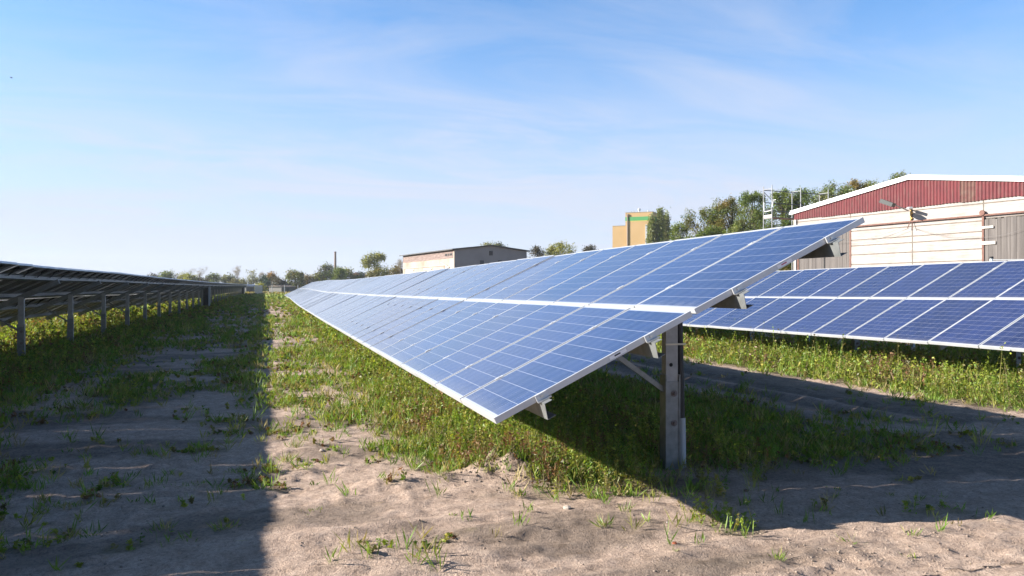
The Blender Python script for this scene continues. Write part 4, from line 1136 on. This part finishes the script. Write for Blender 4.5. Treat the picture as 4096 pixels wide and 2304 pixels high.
def tree(name, label, group, uL, uR, vt, Z, pal, seed, dens=1.0, leaf=None, crown_lo=0.22, bare=False, column=False, cone=False, lean=0.0, var=0.2, open_=0.0, cat='tree'):
    c = P((uL+uR)/2, Z); gz = float(T0(c.x, c.y)); wd = (uR-uL)/FOC*Z; ht = 1.63+(1162-vt)/FOC*Z-gz
    t = thing(name, label, cat, (c.x, c.y, gz), group)
    g_ = random.Random(seed); rg = np.random.default_rng(seed); b = MB(); tips = []
    base = Vector((c.x, c.y, gz-.2)); R0 = max(.08, ht*.018)
    if bare:
        limb(b, base, Vector((0,0,1)), ht*.28, R0*1.3, 5, g_, tips, .42, .22)
        # scale the limbs so that the crown fills the measured box
        vs = np.array(b.v); top = vs[:, 2].max()-gz; wx = (vs[:, 0]-c.x); w_ = np.percentile(np.abs(wx), 98)*2
        vs[:, 2] = gz+(vs[:, 2]-gz)*ht/top*1.0; vs[:, 0] = c.x+wx*wd/w_; vs[:, 1] = c.y+(vs[:, 1]-c.y)*wd/w_
        b.v = [tuple(v) for v in vs]; b.build('trunk', M_twig, t)
        # twig haze: thin twigs at the ends
        tp = np.array([(c.x+(p.x-c.x)*wd/w_, c.y+(p.y-c.y)*wd/w_, gz+(p.z-gz)*ht/top) for p, d in tips]); n = len(tp)*7
        idx = rg.integers(0, len(tp), n); D = nrm(rg.normal(size=(n, 3))+np.array([0,0,.5])); ln = ht*.10*(.4+rg.random(n)); C0 = tp[idx]+D*ln[:, None]*.5
        wdt = np.full(n, Z*0.00011)
        v_, f_, c_ = leaf_quads(C0, D, nrm(np.cross(D, unit(n, rg))), ln, wdt, pick(pal, n, rg))
        raw_mesh('twigs', v_, f_, M_leaf, c_, t); return t
    # crown: blobs on a lumpy ellipsoid, leaves gathered in small sprays with gaps between
    zc = gz+ht*(crown_lo+(1-crown_lo)/2); rz = ht*(1-crown_lo)/2; rx = wd/2*(1.0 if (column or cone) else 1.16)
    if ht > 1.6*wd and not (column or cone): crown_lo = max(crown_lo, 1-1.35*wd/ht); zc = gz+ht*(crown_lo+(1-crown_lo)/2); rz = ht*(1-crown_lo)/2
    nb = 26 if not column else 30
    lf = leaf or max(.10, Z*0.0019)
    blobs = []
    for i in range(nb):
        if column:
            h = g_.random(); rad = rx*(.75*(1-h)**.6+.10)*g_.random(); a = g_.uniform(0, 6.28)
            blobs.append((c.x+math.cos(a)*rad+lean*h*ht, c.y+math.sin(a)*rad, gz+ht*(crown_lo*.5+(.97-crown_lo*.5)*h), rx*.38*(1-.55*h), ht*.09))
        elif cone:
            h = g_.random()**.8; rad = rx*(1-h)*.75; a = g_.uniform(0, 6.28)
            blobs.append((c.x+math.cos(a)*rad, c.y+math.sin(a)*rad, gz+ht*(.06+.90*h), rx*(.38-.26*h), ht*.06))
        else:
            h = g_.uniform(-.86, .80); a = g_.uniform(0, 6.283); q = (1-abs(h)**2.6)**.5*g_.random()**.4*.86
            k = g_.uniform(.20, .36); q += .12*(h > .3)*g_.random()
            blobs.append((c.x+math.cos(a)*q*rx, c.y+math.sin(a)*q*rx, zc+h*rz, rx*k, min(rz*k, rx*k*1.3)))
    if not (column or cone):                  # a few leaders that break the outline and reach the top
        for k in range(5):
            a = g_.uniform(-.65, .65); blobs.append((c.x+a*rx, c.y+g_.uniform(-.3,.3)*rx, zc+rz*(.78-.45*abs(a))*1.0, rx*.16, rz*.22))
        blobs.append((c.x+g_.uniform(-.2,.2)*rx, c.y, zc+rz*.82, rx*.15, rz*.17))
    B = np.array(blobs); area = rx*2*ht*(1-crown_lo)
    nspray = int(dens*area/(lf*lf)*(7.5 if Z < 150 else 11)/6)+80; nspray = min(nspray, 11000)
    bi = rg.integers(0, len(B), nspray); dv = nrm(rg.normal(size=(nspray, 3)))*(rg.random(nspray)**.4)[:, None]
    sp_ = B[bi, :3]+dv*np.stack([B[bi, 3], B[bi, 3], B[bi, 4]], 1)
    if open_ > 0:
        kk = fbm(sp_[:, 0]/rx*1.3+seed, sp_[:, 2]/rx*1.3+7, 3) > 0.38+open_*.2; sp_ = sp_[kk]; nspray = len(sp_); bi = bi[kk]
    nl = 9; n = nspray*nl
    C0 = np.repeat(sp_, nl, 0)+rg.normal(size=(n, 3))*lf*1.1
    D = unit(n, rg); D[:, 2] = D[:, 2]*.6; 
    if column: D[:, 2] = np.abs(D[:, 2])+.9
    D = nrm(D); ln = lf*(.5+.8*rg.random(n))
    colb = pick(pal, len(B), rg, .10)
    col = np.repeat(colb[bi]*.55+pick(pal, nspray, rg, var)*.45, nl, 0)*(.75+.5*rg.random((n, 1)))
    v_, f_, c_ = leaf_quads(C0, D, nrm(np.cross(D, unit(n, rg))), ln, ln*.62, np.clip(col, .004, .9))
    # trunk and limbs running to the blobs
    th = gz+ht*max(crown_lo, .08)
    b.tube([base, (c.x+.02*ht*lean, c.y, gz+ht*.3), (c.x+lean*ht*.5, c.y, zc), (c.x+lean*ht*.8, c.y, gz+ht*.85)], [R0*1.3, R0, R0*.6, R0*.2], 7)
    for k in range(0, len(B), 2):
        q = B[k]; s0 = max(th, q[2]-ht*.28); b.tube([(c.x+lean*(s0-gz)*.6, c.y, s0), ((c.x+q[0])/2+g_.gauss(0,.05)*rx, (c.y+q[1])/2, (s0+q[2])/2+.03*ht), (q[0], q[1], q[2])], [R0*.45, R0*.25, R0*.07], 4)
    b.build('trunk', M_bark, t)
    raw_mesh('crown', v_, f_, M_leaf, c_, t)
    return t

G1 = [(0.10,0.15,0.03), (0.135,0.175,0.035), (0.075,0.115,0.026), (0.17,0.19,0.045)]           # oak green
G2 = [(0.162,0.135,0.041), (0.216,0.155,0.047), (0.115,0.135,0.038), (0.257,0.162,0.054)]                     # turning
G3 = [(0.324,0.297,0.054), (0.257,0.257,0.054), (0.176,0.203,0.041)]                                            # yellow-green
G4 = [(0.035,0.055,0.030), (0.028,0.045,0.028), (0.05,0.07,0.035)]                                    # conifer
G5 = [(0.075,0.06,0.05), (0.10,0.08,0.06), (0.06,0.06,0.04)]                                           # dark reddish
G6 = [(0.189,0.189,0.074), (0.149,0.162,0.068), (0.230,0.216,0.095)]                                          # olive birch
TW = [(0.22,0.18,0.17), (0.28,0.24,0.22), (0.17,0.14,0.13)]
FG = 'trees on the horizon'
tree('bush', 'faint brownish bush at the far left end of the horizon trees', FG, 598, 640, 1101, 330, G5, 1)
tree('tree', 'rounded green tree at the left end of the horizon, over the shaded row', FG, 640, 690, 1090, 300, G1, 2, crown_lo=.1)
tree('bare_tree', 'bare bush between the rounded green tree and the yellow bushes', FG, 688, 722, 1099, 300, TW, 3, bare=True)
tree('bush', 'pale yellow bush left of the first big bare tree', FG, 714, 752, 1098, 290, [(0.30,0.28,0.07), (0.22,0.22,0.06)], 4, crown_lo=.05)
tree('bush', 'darker yellow bush below the first big bare tree', FG, 738, 782, 1101, 285, G3, 5, crown_lo=.05)
tree('bare_tree', 'big bare tree with two leaders, left one of the large bare pair', FG, 752, 825, 1065, 300, TW, 6, bare=True)
tree('bush', 'brown undergrowth below the first big bare tree', FG, 772, 836, 1112, 290, G5, 7, crown_lo=.02)
tree('tree', 'dark green tree right of the first big bare tree', FG, 824, 872, 1098, 300, G1, 8, crown_lo=.08)
tree('bare_tree', 'small bare tree behind the dark green tree', FG, 856, 894, 1099, 310, TW, 9, bare=True)
tree('tree', 'low yellow-green tree left of the second big bare tree', FG, 892, 918, 1106, 300, G6, 10, crown_lo=.08)
tree('tree', 'low dark tree touching the second big bare tree', FG, 913, 938, 1108, 300, G5+G1, 11, crown_lo=.08)
tree('bare_tree', 'big round bare tree, right one of the large bare pair', FG, 930, 996, 1065, 300, TW, 12, bare=True)
tree('bush', 'olive undergrowth below the second big bare tree', FG, 925, 1002, 1119, 290, G6+G5, 13, crown_lo=.02)
tree('tree', 'thin half-bare tree with yellow leaves right of the round bare tree', FG, 994, 1032, 1086, 290, G6, 14, crown_lo=.15, open_=.5)
tree('bare_tree', 'small bare tree above the dark conifer', FG, 1040, 1062, 1088, 310, TW, 15, bare=True)
tree('conifer', 'broad dark green conifer at the end of the left row', FG, 1034, 1078, 1108, 240, G4, 16, cone=True, crown_lo=.02)
tree('conifer', 'small bluish spruce in front of the dark conifer', FG, 1056, 1080, 1122, 225, [(0.05,0.08,0.075), (0.04,0.065,0.06)], 17, cone=True, crown_lo=.02)
tree('tree', 'orange autumn tree beside the dark conifer', FG, 1062, 1102, 1095, 250, [(0.28,0.15,0.06), (0.22,0.15,0.06), (0.14,0.12,0.04)], 18, crown_lo=.05)
tree('tree', 'dark reddish fruit tree right of the orange tree', FG, 1084, 1134, 1114, 235, G5, 19, crown_lo=.08)
tree('bush', 'yellow bush behind the pale board fence', FG, 1028, 1056, 1136, 215, G3, 20, crown_lo=.02)
tree('tree', 'round green-brown tree above the house with the dark roof', FG, 1151, 1206, 1085, 240, G1+G2, 21, crown_lo=.05)
tree('conifer', 'narrow dark spruce at the right edge of the round green-brown tree', FG, 1192, 1213, 1095, 245, G4, 22, cone=True, crown_lo=.02)
tree('tree', 'brownish tree right of the narrow dark spruce', FG, 1207, 1250, 1103, 250, G2+G5, 23, crown_lo=.05)
tree('tree', 'pale olive tree left of the chimney group', FG, 1248, 1282, 1099, 250, G6, 24, crown_lo=.05)
tree('tree', 'tall dark green tree left of the brick chimney', FG, 1274, 1340, 1057, 250, G1+G5, 25, crown_lo=.1)
tree('tree', 'bright green tree in front of the brick chimney', FG, 1330, 1376, 1074, 240, G1, 26, crown_lo=.05)
tree('tree', 'olive tree right of the brick chimney', FG, 1364, 1408, 1078, 250, G6+G1, 27, crown_lo=.05)
tree('bush', 'low hedge trees right of the chimney group', FG, 1400, 1440, 1104, 250, G5+G1, 28, crown_lo=.02)
tree('conifer', 'small dark spruce left of the house with reddish roof', FG, 1438, 1453, 1089, 255, G4, 29, cone=True, crown_lo=.02)
tree('tree', 'tall yellow-green poplar with open crown', FG, 1456, 1560, 1011, 210, G3+G6, 30, crown_lo=.12, open_=.1)
tree('bush', 'yellow-brown bushes at the foot of the open poplar', FG, 1462, 1545, 1080, 205, G2+G6, 31, crown_lo=.02)
tree('tree', 'brown-green trees left of the old shed', FG, 1552, 1616, 1070, 200, G2+G5, 32, crown_lo=.05)
tree('bare_tree', 'bare tree against the left end of the old shed', FG, 1586, 1625, 1040, 190, TW, 33, bare=True)
tree('tree', 'tree top showing over the roof ridge of the old shed, left one', FG, 1918, 1978, 975, 140, G6, 34)
tree('tree', 'darker tree top over the roof of the old shed, right one', FG, 1970, 2022, 976, 142, G1+G5, 35)
tree('tree', 'dark reddish open tree right of the old shed', FG, 2088, 2188, 985, 130, G5, 36, open_=.3)
tree('tree', 'olive birch between the dark reddish tree and the ochre tower', FG, 2186, 2282, 968, 130, G6+G3, 37, open_=.2)
tree('tree', 'small olive tree right of the birch', FG, 2274, 2316, 985, 135, G6, 38, open_=.2)
tree('tree', 'low reddish tree top left of the ochre tower', FG, 2330, 2392, 986, 135, G5, 39)
BG = 'trees beside the barn'
tree('columnar_poplar', 'short leaning poplar column in front of the ochre tower, leftmost of three', BG, 2578, 2622, 866, 165, G6+G1, 41, column=True, lean=.03, crown_lo=.05, dens=2.0)
tree('columnar_poplar', 'tall leaning poplar column in front of the ochre tower, middle of three', BG, 2606, 2650, 845, 165, G6+G1, 42, column=True, lean=.045, crown_lo=.05, dens=2.0)
tree('columnar_poplar', 'tall leaning poplar column right of the ochre tower, rightmost of three', BG, 2634, 2676, 850, 167, G1+G6, 43, column=True, lean=.03, crown_lo=.05, dens=2.0)
tree('bush', 'low green bush right of the conveyor bridge', BG, 2680, 2762, 893, 95, G1, 44, crown_lo=.02)
tree('oak_tree', 'green oak with orange patch left of the scaffold, leftmost big one', BG, 2730, 2905, 833, 90, G1+G2, 45, crown_lo=.1)
tree('oak_tree', 'oak turning brown at the top, between the green ones', BG, 2850, 3010, 786, 90, G2+G1, 46, crown_lo=.1)
tree('oak_tree', 'tall narrow green oak just left of the scaffold', BG, 2950, 3074, 768, 86, G1, 47, crown_lo=.1)
tree('oak_tree', 'green oak behind the scaffold', BG, 3080, 3186, 752, 88, G1, 48, crown_lo=.1)
tree('oak_tree', 'green oak between the scaffold and the barn roof edge', BG, 3150, 3262, 756, 88, G1, 49, crown_lo=.1)
tree('bush', 'low green trees behind the scaffold at the foot of the oaks', BG, 3040, 3240, 880, 84, G1, 50, crown_lo=.02, dens=1.2)
tree('bush', 'dense green bush below the oaks, left of the scaffold', BG, 2740, 2900, 905, 84, G1, 57, crown_lo=.02, dens=1.2)
tree('bush', 'dense olive bush below the tall oak, beside the scaffold posts', BG, 2880, 3060, 880, 83, G1+G6, 58, crown_lo=.02, dens=1.2)
tree('columnar_poplar', 'tiny distant poplar above the barn roof edge', BG, 3251, 3265, 790, 200, G1, 51, column=True, crown_lo=.05)
tree('oak_tree', 'green autumn tree above the left slope of the barn roof', BG, 3262, 3420, 735, 92, G1+G6, 52, crown_lo=.1)
tree('oak_tree', 'orange-brown tree above the left slope of the barn roof', BG, 3370, 3470, 720, 92, G2, 53, crown_lo=.1)
tree('oak_tree', 'pale green tree peeking over the roof left of the ridge', BG, 3440, 3540, 726, 98, G6+G1, 54, crown_lo=.1)
tree('oak_tree', 'tree top peeking over the roof nearest the barn ridge', BG, 3530, 3680, 688, 100, G1+G6, 55, crown_lo=.1)
tree('bush', 'brown-green bush between the scaffold and the barn door, below the panels', BG, 3090, 3215, 1030, 58, G2+G1, 56, crown_lo=.02)

# distant wooded rise closing the horizon
def rise():
    b = MB(); n = 60; g_ = random.Random(3)
    pts = []
    for i in range(n+1):
        u = -200+4600*i/n; p = P(u, 900); h = 1.4+ (1162-1136)/FOC*900*(.75+.35*math.sin(i*.7)+.2*g_.random())
        pts.append((p, h))
    d = Vector((SY, CY, 0))*160
    for (p, h), (q, k) in zip(pts[:-1], pts[1:]):
        b.quad((p.x,p.y,0), (q.x,q.y,0), (q.x,q.y,k), (p.x,p.y,h)); b.quad((p.x,p.y,h), (q.x,q.y,k), (q.x+d.x,q.y+d.y,k+1), (p.x+d.x,p.y+d.y,h+1))
    tag(b.build('hills', varied('distant_wood', (0.045,0.06,0.035), (0.08,0.085,0.05), 0.05, 0.95)), kind='structure')
rise()

# ------------------------------------------------------------------ haze
b = MB(); b.box(-1200, 1300, -300, 1500, -1.5, 60)
mh = bpy.data.materials.new('haze'); mh.use_nodes = True; mh.node_tree.nodes.clear()
ho = mh.node_tree.nodes.new('ShaderNodeOutputMaterial'); hv = mh.node_tree.nodes.new('ShaderNodeVolumePrincipled')
hv.inputs['Color'].default_value = (0.85, 0.92, 1.0, 1); hv.inputs['Density'].default_value = 0.00020; hv.inputs['Anisotropy'].default_value = 0.1
mh.node_tree.links.new(hv.outputs[0], ho.inputs['Volume'])
tag(b.build('haze', mh), kind='stuff')
